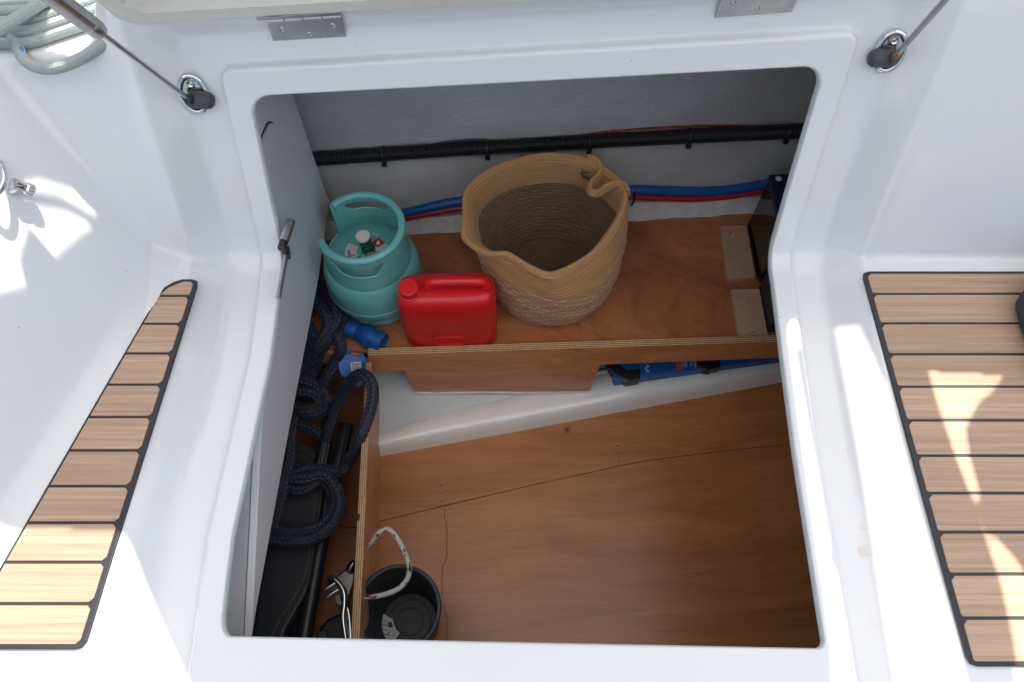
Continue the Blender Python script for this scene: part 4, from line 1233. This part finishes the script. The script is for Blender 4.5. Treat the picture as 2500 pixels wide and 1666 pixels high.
# ------------------------------------------------------------------ blue shore-power plug and socket
pa = pz(846, 799, -.335); pb_ = pz(936, 838, -.338)
plug = thing("power_plug", "dark blue shore power plug lying behind the corner of the boards", "plug", pa)
ax = pb_ - pa; ln = ax.length
lathe("plug_body", [(.012, 0), (.017, .003), (.0185, ln * .25), (.0165, ln * .30), (.0195, ln * .34), (.0215, ln * .55), (.0255, ln * .57), (.0255, ln * .62), (.0225, ln * .64), (.0215, ln), (.0195, ln), (.0190, ln * .75), (.002, ln * .74)], pa, M_plugd, plug, ax, 28)
for a in (0, 2.1, 4.2):
    u, w, q = frame_of(ax); lathe("pin", [(.003, 0), (.003, .016), (.001, .018)], pa + q * ln * .75 + (u * math.cos(a) + w * math.sin(a)) * .010, M_steel, plug, ax, 10)
sc_ = pz(864, 893, -.395)
sock = thing("power_socket", "bright blue round shore power socket with its flap closed", "socket", sc_)
sn = (CAM - sc_).normalized() * .75 + Vector((.15, -.35, .35)); sn.normalize()
su = Vector((0, 0, 1)).cross(sn).normalized(); sv_ = sn.cross(su)
lathe("socket_body", [(.020, -.075), (.024, -.07), (.026, -.05), (.029, -.03), (.031, -.012), (.031, -.003)], sc_, M_plug, sock, sn, 32)
dl_ = [sc_ + su * (.031 * math.cos(a)) + sv_ * (.031 * math.sin(a)) for a in np.linspace(R(-60), R(240), 34)]
tipc = sc_ + su * -.004 + sv_ * -.039
flap = [sc_ + su * (.033 * math.cos(a)) + sv_ * (.033 * math.sin(a)) for a in np.linspace(R(-62), R(222), 40)] + [tipc + su * -.012 + sv_ * .002, tipc + su * -.008 + sv_ * -.006, tipc + sv_ * -.008, tipc + su * .009 + sv_ * -.004]
prism("flap", flap, sn * .006, M_plug, sock, .0015)
box("flap_hinge", sc_ + sv_ * .035 + su * .008 + sn * .002, (.026, .012, .012), M_plug, sock, .002, Matrix((su, sv_, sn)).transposed())
tube("spring", [sc_ + sv_ * .030 + su * -.006 + sn * .006, sc_ + sv_ * .038 + su * -.004 + sn * .011, sc_ + sv_ * .036 + su * .004 + sn * .012, sc_ + sv_ * .028 + su * .002 + sn * .008], .0022, M_plug, sock, 8)
st0 = sc_ + sn * .0062 + su * .000 + sv_ * -.012
e1 = (su * .96 - sv_ * .25).normalized(); e2 = sn.cross(e1)
prism("sticker", [st0 - e1 * .010 - e2 * .001, st0 + e1 * .013 - e2 * .001, st0 + e1 * .013 + e2 * .020, st0 - e1 * .010 + e2 * .020], sn * .0003, M_label, sock)
for k in range(4):
    q0 = st0 + sn * .0004 + e1 * -.007 + e2 * (.014 - .0038 * k)
    prism("printed_line", [q0, q0 + e1 * (.016 - .003 * (k % 2)), q0 + e1 * (.016 - .003 * (k % 2)) + e2 * .0011, q0 + e2 * .0011], sn * .0002, M_ink, sock)
text("printed_text", "e", .007, st0 + sn * .0004 + e1 * -.007 + e2 * .0155, e1, e2, M_ink, sock, .0001)
s2 = sc_ - su * .0325 - sn * .02
prism("sticker", [s2 - sn * .012 - sv_ * .014, s2 + sn * .010 - sv_ * .014, s2 + sn * .010 + sv_ * .012, s2 - sn * .012 + sv_ * .012], -su * .0006, M_label, sock)

# ------------------------------------------------------------------ black case with grips in the left bay
cs = thing("black_case", "long black moulded case with two ribbed grips lying in the left bay", "case", pz(690, 1300, -.52))
ZC = -.505
cbody = [pz(x, y, ZC) for x, y in ((600, 1600), (560, 1600), (612, 1330), (655, 1120), (672, 1088), (710, 1078), (745, 1083), (778, 1105), (797, 1140), (795, 1180), (788, 1230), (775, 1310), (768, 1380), (758, 1425), (735, 1470), (700, 1530), (672, 1600))]
prism("shell", cbody, (0, 0, -.06), M_matte, cs, .006)
c2 = [p + Vector((0, 0, .004)) for p in [pz(x, y, ZC) for x, y in ((620, 1560), (640, 1420), (690, 1180), (720, 1100), (750, 1108), (775, 1135), (778, 1200), (764, 1310), (756, 1380), (744, 1420), (712, 1475), (684, 1520), (660, 1570))]]
prism("raised_panel", c2, (0, 0, -.006), M_matte, cs, .003)
tube("edge_tube", [pz(x, y, -.52) for x, y in ((815, 1110), (803, 1190), (787, 1300), (770, 1400), (752, 1500), (730, 1620))], .0165, M_black, cs, 18)
tube("edge_tube", [pz(x, y, -.545) for x, y in ((776, 1300), (760, 1420), (735, 1540), (715, 1620))], .020, M_matte, cs, 18)
for (a, b) in (((806, 1022), (778, 1165)), ((846, 1036), (812, 1190))):
    A0 = pz(*a, -.485); B0 = pz(*b, -.505); ax = B0 - A0
    V, F = [], []
    u, w, q = frame_of(ax); seg = 48
    for (rr0, hh) in ((.004, -.004), (.013, -.002), (.0155, .004), (.0155, ax.length - .004), (.013, ax.length)):
        for k in range(seg):
            t = 2 * math.pi * k / seg; r5 = rr0 * (1 - (.07 if (k % 6) in (0,) else 0))
            V.append(A0 + q * hh + (u * math.cos(t) + w * math.sin(t)) * r5)
    for i in range(4):
        for k in range(seg): F.append((i * seg + k, i * seg + (k + 1) % seg, (i + 1) * seg + (k + 1) % seg, (i + 1) * seg + k))
    F.append(tuple(range(seg))[::-1])
    o = mesh("grip", V, F, M_black, cs, True); sharp(o, 25)
tag(prism("bay_back_board", [(-.75, .765, ZS - .013), (-.33, .728, ZS - .013), (-.33, .728, ZF + .001), (-.75, .765, ZF + .001)], (0, .010, 0), M_post), "brown plywood board closing the back of the left bay", "board")
# small rounded dark hardware at the very front
hd = thing("black_fitting", "round black plastic fitting at the front of the left bay", "fitting", pz(810, 1540, -.56))
fp_ = [pz(x, y, -.55) for x, y in ((775, 1600), (772, 1560), (782, 1530), (800, 1510), (828, 1498), (850, 1500), (856, 1600))]
prism("cover", fp_, (0, 0, -.05), M_black, hd, .006)
lathe("screw", [(.002, .003), (.009, .0025), (.0105, 0)], pz(787, 1553, -.549), M_charcoal, hd, (0, 0, 1), 18)
lathe("screw", [(.002, .003), (.007, .0025), (.008, 0)], pz(832, 1556, -.549), M_charcoal, hd, (0, 0, 1), 18)

# ------------------------------------------------------------------ navy mooring line
nr = thing("navy_rope", "thick navy braided mooring line heaped and looped in the left bay", "rope", pz(760, 1000, -.5))
RN = .0132
def path(pl): return [pz(x, y, max(z, ZS + .015) if y < 838 and z > -.44 else z) for x, y, z in pl]
strands = [
    # upper heap beside the bottle
    [(690, 790, -.40), (720, 720, -.36), (748, 712, -.345), (785, 735, -.345), (805, 775, -.36), (800, 830, -.40), (770, 880, -.42), (720, 930, -.45), (660, 980, -.47)],
    [(700, 850, -.42), (760, 760, -.37), (800, 728, -.352), (832, 745, -.346), (842, 780, -.352), (835, 815, -.365), (812, 845, -.385), (780, 868, -.40), (735, 905, -.43), (680, 960, -.46)],
    [(740, 770, -.39), (770, 830, -.40), (776, 880, -.425), (750, 930, -.45), (700, 960, -.47)],
    [(836, 838, -.372), (823, 872, -.40), (808, 905, -.42), (790, 936, -.45), (765, 958, -.475), (720, 975, -.50)],
    [(808, 850, -.41), (790, 880, -.43), (770, 905, -.45), (740, 930, -.47), (690, 985, -.50)],
    [(720, 700, -.345), (765, 690, -.335), (800, 712, -.325), (822, 760, -.325), (812, 800, -.33), (775, 832, -.34), (735, 860, -.37), (690, 900, -.40)],
    [(720, 745, -.33), (760, 735, -.32), (790, 760, -.318), (800, 800, -.325), (780, 840, -.34), (745, 880, -.38), (700, 930, -.42)],
    [(822, 815, -.335), (832, 848, -.35), (822, 880, -.385), (800, 915, -.41), (785, 945, -.44)],
    # lump in the middle
    [(650, 960, -.43), (705, 925, -.425), (750, 930, -.43), (785, 950, -.44), (800, 975, -.45), (795, 1000, -.465), (770, 1012, -.47), (730, 1008, -.47), (670, 990, -.47)],
    [(640, 1000, -.45), (700, 958, -.445), (742, 955, -.44), (775, 968, -.45), (780, 990, -.46), (745, 1000, -.455), (690, 985, -.46)],
    [(660, 1060, -.50), (705, 1030, -.49), (745, 1042, -.485), (780, 1060, -.49), (790, 1085, -.51)],
    # eye over the divider and down into the double loop
    [(790, 1095, -.50), (803, 1050, -.47), (818, 1005, -.445), (838, 962, -.41), (858, 930, -.375), (878, 914, -.348), (898, 922, -.334), (910, 950, -.333), (907, 990, -.336), (896, 1028, -.340), (880, 1066, -.352), (864, 1104, -.40), (850, 1128, -.445), (832, 1152, -.463), (796, 1148, -.465), (752, 1146, -.465), (715, 1160, -.465), (690, 1200, -.466), (660, 1250, -.47)],
    [(690, 1178, -.472), (722, 1196, -.470), (752, 1190, -.468), (784, 1168, -.462), (806, 1190, -.462), (816, 1220, -.462), (810, 1256, -.462), (786, 1284, -.462), (750, 1296, -.463), (708, 1300, -.466), (650, 1290, -.47)],
    [(712, 1168, -.452), (748, 1168, -.450), (786, 1160, -.448), (815, 1182, -.448), (830, 1218, -.450), (824, 1258, -.452), (800, 1292, -.455), (760, 1316, -.458), (715, 1322, -.46), (650, 1316, -.465)],
    [(716, 1020, -.46), (708, 1070, -.455), (706, 1120, -.452), (694, 1172, -.452), (682, 1226, -.456), (664, 1290, -.465)],
    [(700, 1040, -.48), (690, 1100, -.475), (688, 1150, -.472), (676, 1200, -.475), (650, 1260, -.48)],
]
for s_ in strands:
    braid("rope_strand", path(s_), RN, M_rope_navy, nr, 8, .0105, .0046, 6, .0014, slope=1.25)

# ------------------------------------------------------------------ stainless snap shackle
ss = thing("snap_shackle", "heavy stainless snap shackle hanging against the divider", "shackle", pz(840, 1450, -.48))
def q3_(x, y, z): return pz(x, y, z)
tube("bow", [q3_(808, 1420, -.47), q3_(806, 1412, -.462), q3_(814, 1414, -.458), q3_(830, 1428, -.458), q3_(840, 1448, -.458), q3_(841, 1475, -.46), q3_(838, 1510, -.462), q3_(843, 1550, -.465), q3_(850, 1600, -.47)], .0055, M_chrome, ss, 14, .003)
tube("bow_side", [q3_(842, 1470, -.470), q3_(852, 1500, -.470), q3_(856, 1550, -.472), q3_(858, 1600, -.475)], .005, M_chrome, ss, 12, .003)
jaw = [q3_(x, y, -.468) for x, y in ((812, 1412), (826, 1402), (850, 1384), (862, 1382), (868, 1392), (866, 1420), (852, 1462), (846, 1482), (836, 1470), (838, 1448), (828, 1428))]
prism("jaw", jaw, (0, 0, -.016), M_bronze, ss, .004)
lathe("swivel", [(.004, -.012), (.0075, -.010), (.0085, 0), (.0070, .009), (.003, .012)], q3_(858, 1384, -.462), M_bronze, ss, (.4, .8, .2), 20)
for (a, b) in (((793, 1440), (818, 1424)), ((797, 1458), (826, 1440))):
    A0 = q3_(*a, -.458); B0 = q3_(*b, -.458)
    lathe("pin", [(.002, -.001), (.0045, 0), (.0048, .004), (.0048, (B0 - A0).length)], A0, M_chrome, ss, B0 - A0, 16)
prism("release_plate", [q3_(x, y, -.466) for x, y in ((814, 1456), (830, 1446), (836, 1474), (830, 1482), (818, 1474))], (0, 0, -.006), M_bronze, ss, .002)

# ------------------------------------------------------------------ black bucket and its rope handle
ZR = -.43
bc_ = Vector((-.205, .215, ZF + .001))
_r = pz(972, 1486, ZR); bc_.x = _r.x; bc_.y = _r.y
bk = thing("bucket", "small black rubber bucket with a sticker inside, standing by the divider", "bucket", bc_)
hb = ZR - bc_.z
RB = .0775
lathe("bucket_wall", [(.060, .0), (.063, .002), (RB - .004, hb - .006), (RB + .002, hb - .006), (RB + .005, hb - .002), (RB + .0045, hb + .003), (RB + .001, hb + .0055), (RB - .003, hb + .004), (RB - .0045, hb - .002), (.0600, .010), (.056, .007)], bc_, M_matte, bk, seg=64, close=False, autos=60)
lathe("bucket_base", [(.0615, .004), (.058, .0065), (.046, .0065), (.0450, .0078), (.0435, .0078), (.0425, .0065), (.030, .0065), (.0292, .0078), (.0280, .0078), (.0272, .0065), (.0005, .0065)], bc_, M_matte, bk, seg=48)
zb = bc_.z + .0085
stk = [pz(x, y, zb) for x, y in ((931, 1502), (934, 1498), (958, 1512), (966, 1535), (976, 1546), (962, 1566), (938, 1562), (928, 1540), (930, 1520))]
prism("sticker", stk, (0, 0, .0005), M_label, bk)
sq = [pz(x, y, zb + .0008) for x, y in ((946, 1522), (955, 1518), (960, 1530), (951, 1534))]
prism("printed_mark", sq, (0, 0, .0002), M_ink, bk)
for k in range(4):
    a = pz(934, 1514 + 11 * k, zb + .0007); b = pz(946 + 4 * (k % 2), 1517 + 11 * k, zb + .0007)
    prism("printed_line", [a, b, b + Vector((0, -.0014, 0)), a + Vector((0, -.0014, 0))], (0, 0, .0002), M_ink, bk)
text("printed_text", "01 11", .008, pz(944, 1548, zb + .0007), (1, -.35, 0), (.35, 1, 0), M_ink, bk, .0001)
braid("rope_handle", path([(880, 1352, -.44), (905, 1326, -.41), (922, 1304, -.395), (940, 1292, -.39), (956, 1298, -.39), (972, 1318, -.392), (986, 1345, -.396), (996, 1372, -.40), (999, 1395, -.405), (992, 1418, -.41), (972, 1438, -.412), (945, 1450, -.412), (915, 1457, -.414), (890, 1460, -.418)]), .0052, M_rope_fleck, bk, 10, .0040, .0009, 4, .0010)

# ------------------------------------------------------------------ teak seat panels
ZTK = HS + .0012
def teak_panel(name, label, outline, rows_, xl_fn, xr_fn, loc, gap=.0040, side=.0056):
    t = thing(name, label, "teak decking", loc)
    prism("caulking", outline, (0, 0, .0042), M_caulk, t, .001)
    z0 = ZTK + .0012; hgt = .0045
    for i in range(len(rows_) - 1):
        y1 = rows_[i] - (side if i == 0 else gap / 2); y0 = rows_[i + 1] + (side if i == len(rows_) - 2 else gap / 2)
        pts = xl_fn(y0, y1, i)
        o = prism("plank", pts, (0, 0, hgt + .0002 * (i % 3)), M_teak, t, .0009)
        dx = random.uniform(-3, 3)
    return t
def zt(x, y): return pz(x, y, ZTK)
# right panel
ry = [zt(2300, y).y for y in (666, 722, 794, 869, 948, 1030, 1116, 1207, 1302, 1404, 1511, 1628)]
e0 = zt(2103, 672); e1 = zt(2362, 1627)
def rx_at(y): return e0.x + (e1.x - e0.x) * (y - e0.y) / (e1.y - e0.y)
XE = 1.25
rout = [Vector((rx_at(ry[0]) + .012, ry[0], ZTK)), Vector((XE, ry[0], ZTK)), Vector((XE, ry[-1], ZTK)), Vector((rx_at(ry[-1]) + .012, ry[-1], ZTK)), Vector((rx_at(ry[-1] + .003) + .003, ry[-1] + .003, ZTK)), Vector((rx_at(ry[-1] + .012), ry[-1] + .012, ZTK)), Vector((rx_at(ry[0] - .012), ry[0] - .012, ZTK)), Vector((rx_at(ry[0] - .003) + .003, ry[0] - .003, ZTK))]
def rplank(y0, y1, i):
    c = .006
    a = [Vector((rx_at(y1) + .0070, y1 - c, 0)), Vector((rx_at(y1) + .0070 + c, y1, 0)), Vector((XE - .006, y1, 0)), Vector((XE - .006, y0, 0)), Vector((rx_at(y0) + .0070 + .002, y0, 0)), Vector((rx_at(y0) + .0070, y0 + .002, 0))]
    for p in a: p.z = ZTK + .0012
    return a
teak_panel("teak_panel", "wide teak seat panel of long planks to the right of the hatch", rout, ry, rplank, None, (.9, .35, ZTK))
# left panel
ly = [zt(300, y).y for y in (685, 727, 795, 867, 943, 1022, 1103, 1190, 1279, 1375, 1476, 1586)]
lr0 = zt(484, 700); lr1 = zt(208, 1586); ll0 = zt(398, 706); ll1 = zt(0, 1395)
def lxr(y): return lr0.x + (lr1.x - lr0.x) * (y - lr0.y) / (lr1.y - lr0.y)
def lxl(y): return ll0.x + (ll1.x - ll0.x) * (y - ll0.y) / (ll1.y - ll0.y)
yt = ly[0]; yb_ = ly[-1]
lout = [Vector((lxl(yt - .03), yt - .03, ZTK)), Vector((lxl(yt - .016) + .003, yt - .016, ZTK)), Vector((lxl(yt) + .012, yt - .005, ZTK)), Vector((lxl(yt) + .026, yt, ZTK)), Vector((lxr(yt) - .012, yt, ZTK)), Vector((lxr(yt - .004) - .003, yt - .003, ZTK)), Vector((lxr(yt - .014), yt - .014, ZTK)),
        Vector((lxr(yb_ + .01), yb_ + .01, ZTK)), Vector((lxr(yb_) - .004, yb_ + .002, ZTK)), Vector((lxr(yb_) - .012, yb_, ZTK)), Vector((lxl(yb_), yb_, ZTK))]
def lplank(y0, y1, i):
    c = .005; el, er = .0045, .0070
    if i == 0:
        a = [Vector((lxl(y0) + el, y0, 0)), Vector((lxl(yt - .016) + .010, yt - .018, 0)), Vector((lxl(yt) + .020, yt - .010, 0)), Vector((lxl(yt) + .030, y1, 0)), Vector((lxr(y1) - er - c, y1, 0)), Vector((lxr(y1 - c) - er, y1 - c, 0)), Vector((lxr(y0) - er, y0, 0))]
    else:
        a = [Vector((lxl(y0) + el, y0, 0)), Vector((lxl(y1) + el, y1, 0)), Vector((lxr(y1) - er - c, y1, 0)), Vector((lxr(y1 - c) - er, y1 - c, 0)), Vector((lxr(y0 + c) - er, y0 + c, 0)), Vector((lxr(y0) - er - c, y0, 0))]
    for p in a: p.z = ZTK + .0012
    return a
teak_panel("teak_panel", "narrow tapering teak panel of short planks on the left seat", lout, ly, lplank, None, (-.6, .35, ZTK))

# ------------------------------------------------------------------ rope bunch on the coaming at the top left
wr = thing("grey_rope", "coiled pale grey braided rope with blue flecks on the coaming", "rope", P3(120, 60))
RW = .0082
def dk(pl, lifts):
    return [on_deck(x, y)[0] + Vector((0, 0, l)) for (x, y), l in zip(pl, lifts)]
def flat(pl): return [pz(x, y, z) for x, y, z in pl]
z0 = .338 + RW
runs = [
    [(-80, 100, z0), (0, 106, z0), (70, 104, z0), (140, 82, z0), (200, 62, z0), (262, 38, z0), (330, 8, z0), (400, -40, z0)],
    [(-80, 78, z0 + .004), (0, 82, z0 + .006), (80, 74, z0 + .008), (160, 50, z0 + .008), (240, 22, z0 + .006), (330, -20, z0)],
    [(-80, 58, z0 + .010), (0, 55, z0 + .013), (80, 48, z0 + .014), (160, 24, z0 + .013), (260, -8, z0 + .010)],
    [(-80, 34, z0 + .012), (0, 30, z0 + .015), (80, 24, z0 + .017), (170, 2, z0 + .015), (240, -22, z0 + .012)],
    [(-80, 10, z0 + .012), (0, 12, z0 + .014), (90, 4, z0 + .016), (170, -20, z0 + .014)],
    [(-90, 120, z0 + .022), (-20, 84, z0 + .028), (40, 46, z0 + .031), (90, 14, z0 + .031), (150, -24, z0 + .026)],
    [(30, 92, z0 + .003), (44, 118, z0), (56, 142, z0 - .001), (78, 160, z0 - .004), (110, 168, z0 - .006), (150, 163, z0 - .003), (200, 142, z0), (240, 116, z0 + .004), (270, 90, z0 + .010), (300, 66, z0 + .020), (330, 40, z0 + .02)],
]
for r_ in runs:
    braid("rope_strand", flat(r_), RW, M_rope_white, wr, 12, .0048, .0011, 4, .0011)

# ------------------------------------------------------------------ fitting at the left edge
fc, fn = on_deck(20, 470)
pe = thing("pad_eye", "shiny steel ring and pin on the sunlit side of the left seat", "deck fitting", fc)
rg = []
for k in range(40):
    a = 2 * math.pi * k / 40
    rg.append(pz(-22 + 32 * math.cos(a), 432 + 44 * math.sin(a), fc.z + .03))
V, F = tube_data(np.array([tuple(q) for q in rg]), .0042, 12, True)
mesh("ring", V, F, M_chrome, pe, True)
a0 = on_deck(12, 452, .022)[0]; a1 = on_deck(66, 472, .018)[0]
lathe("pin", [(.003, -.001), (.0072, 0), (.0076, .008), (.0068, .012), (.0068, (a1 - a0).length - .012), (.0090, (a1 - a0).length - .010), (.0095, (a1 - a0).length - .002), (.006, (a1 - a0).length)], a0, M_chrome, pe, a1 - a0, 20)
a2 = on_deck(30, 468, 0)[0]
tube("pin_base", [a2, a0.lerp(a1, .45)], .006, M_chrome, pe, 12, .004, smoothpath=False)

# ------------------------------------------------------------------ navy cushion at the right edge
cu = thing("seat_cushion", "corner of a navy cushion lying on the right teak panel", "cushion", pz(2560, 780, ZTK + .006))
cz = ZTK + .0072
co = [pz(x, y, cz) for x, y in ((2466, 742), (2500, 708), (2600, 650), (2760, 700), (2760, 960), (2560, 960), (2505, 862), (2480, 800))]
prism("cushion", co, (0, 0, .055), M_cush, cu, .014)
pe_ = [c_ + Vector((0, 0, .052)) for c_ in co]
tube("piping", pe_[:3], .0042, M_cushe, cu, 8, .006)

# ------------------------------------------------------------------ unseen sheet added for light: shades deck, holes cast sun patches, translucence brightens locker
ZA = 1.32
def to_sheet(p):
    t = (ZA - p.z) / SUN.z
    q = p + SUN * t; return (q.x, q.y)
def hole_from(pix, z=None):
    out = []
    for x, y in pix:
        p = pz(x, y, z) if z is not None else on_deck(x, y)[0]
        out.append(to_sheet(p))
    return out
holes = [
    hole_from([(1920, 787), (1942, 783), (1957, 806), (1962, 842), (1941, 858), (1962, 980), (1990, 1130), (2026, 1335), (2022, 1362), (2034, 1384), (2046, 1410), (2068, 1540), (2086, 1665), (2096, 1740), (2036, 1740), (2030, 1575), (2009, 1420), (1973, 1180), (1941, 945)], .0),
    hole_from([(2060, 760), (2098, 790), (2150, 950), (2230, 1250), (2330, 1590), (2362, 1740), (2240, 1740), (2200, 1520), (2140, 1180), (2085, 890)], .02),
    hole_from([(2274, 912), (2437, 922), (2412, 958), (2380, 985), (2366, 1012), (2362, 1050), (2372, 1115), (2398, 1208), (2388, 1232), (2368, 1190), (2330, 1090), (2297, 990)], .035),
    hole_from([(2398, 1268), (2412, 1306), (2440, 1320), (2474, 1375), (2512, 1440), (2620, 1600), (2640, 1740), (2510, 1740), (2480, 1560), (2450, 1425), (2420, 1340)], .035),
    hole_from([(-300, 1290), (0, 1300), (140, 1303), (300, 1304), (316, 1325), (445, 1610), (480, 1700), (500, 1760), (-300, 1760)], .03),
    hole_from([(2380, -80), (2640, -80), (2640, 31), (2402, 33), (2386, 22)], .36),
    hole_from([(74, 458), (110, 450), (172, 452), (196, 466), (212, 482), (224, 512), (212, 514), (196, 502), (150, 487), (96, 482)]),
    hole_from([(-260, 440), (-60, 455), (60, 492), (140, 500), (182, 518), (195, 533), (170, 552), (110, 612), (50, 680), (0, 722), (-260, 900)]),
    hole_from([(-160, 50), (-40, 70), (20, 56), (96, 60), (130, 96), (112, 118), (170, 128), (246, 128), (270, 96), (292, 62), (276, 20), (300, -60), (60, -60), (-160, -30)], .34),
]
AX0, AX1, AY0, AY1 = -1.25, 1.75, -.95, 2.25
# sheet reaches past the shaded deck to light the locker from above
def grow(h, k):
    cx = sum(p[0] for p in h) / len(h); cy = sum(p[1] for p in h) / len(h)
    return [(cx + (x - cx) * (1 + k) + (.004 if x > cx else -.004), cy + (y - cy) * (1 + k * .3)) for x, y in h]
holes[7] = grow(holes[7], .16); holes[6] = grow(holes[6], .05); holes[2] = grow(holes[2], .04); holes[3] = grow(holes[3], .04)
def clampp(h): return [(min(max(x, AX0 + .01), AX1 - .01), min(max(y, AY0 + .01), AY1 - .01)) for x, y in h]
holes = [clampp(h) for h in holes]
CS = .004
V, F = [], []
for j in range(int(round((AY1 - AY0) / CS))):
    y0_ = AY0 + j * CS; y1_ = y0_ + CS; ym = (y0_ + y1_) / 2
    spans = []
    for h in holes:
        xs_ = sorted((xb - xa) * (ym - ya) / (yb2 - ya) + xa for (xa, ya), (xb, yb2) in zip(h, h[1:] + h[:1]) if (ya > ym) != (yb2 > ym))
        spans += list(zip(xs_[::2], xs_[1::2]))
    cur = AX0
    for a_, b_2 in sorted(spans) + [(AX1, AX1)]:
        if a_ > cur + 1e-5:
            n0 = len(V); V += [(cur, y0_, ZA), (a_, y0_, ZA), (a_, y1_, ZA), (cur, y1_, ZA)]; F.append((n0, n0 + 1, n0 + 2, n0 + 3))
        cur = max(cur, b_2)
sun_sheet = thing("added_shade_sheet", "unseen canvas sheet added to shade the deck, with holes shaped for the sun patches", "added_shade_sheet", (.2, 1.3, ZA))
mesh("canvas", V, F, M_canvas, sun_sheet)
tube("pole", [(AX0 + .02, AY0, ZA + .02), (0.2, AY0, ZA + .02), (AX1 - .02, AY0, ZA + .02)], .012, M_steel, sun_sheet, 12, .1, smoothpath=False)
tube("pole", [(AX0 + .02, AY1, ZA + .02), (0.2, AY1, ZA + .02), (AX1 - .02, AY1, ZA + .02)], .012, M_steel, sun_sheet, 12, .1, smoothpath=False)
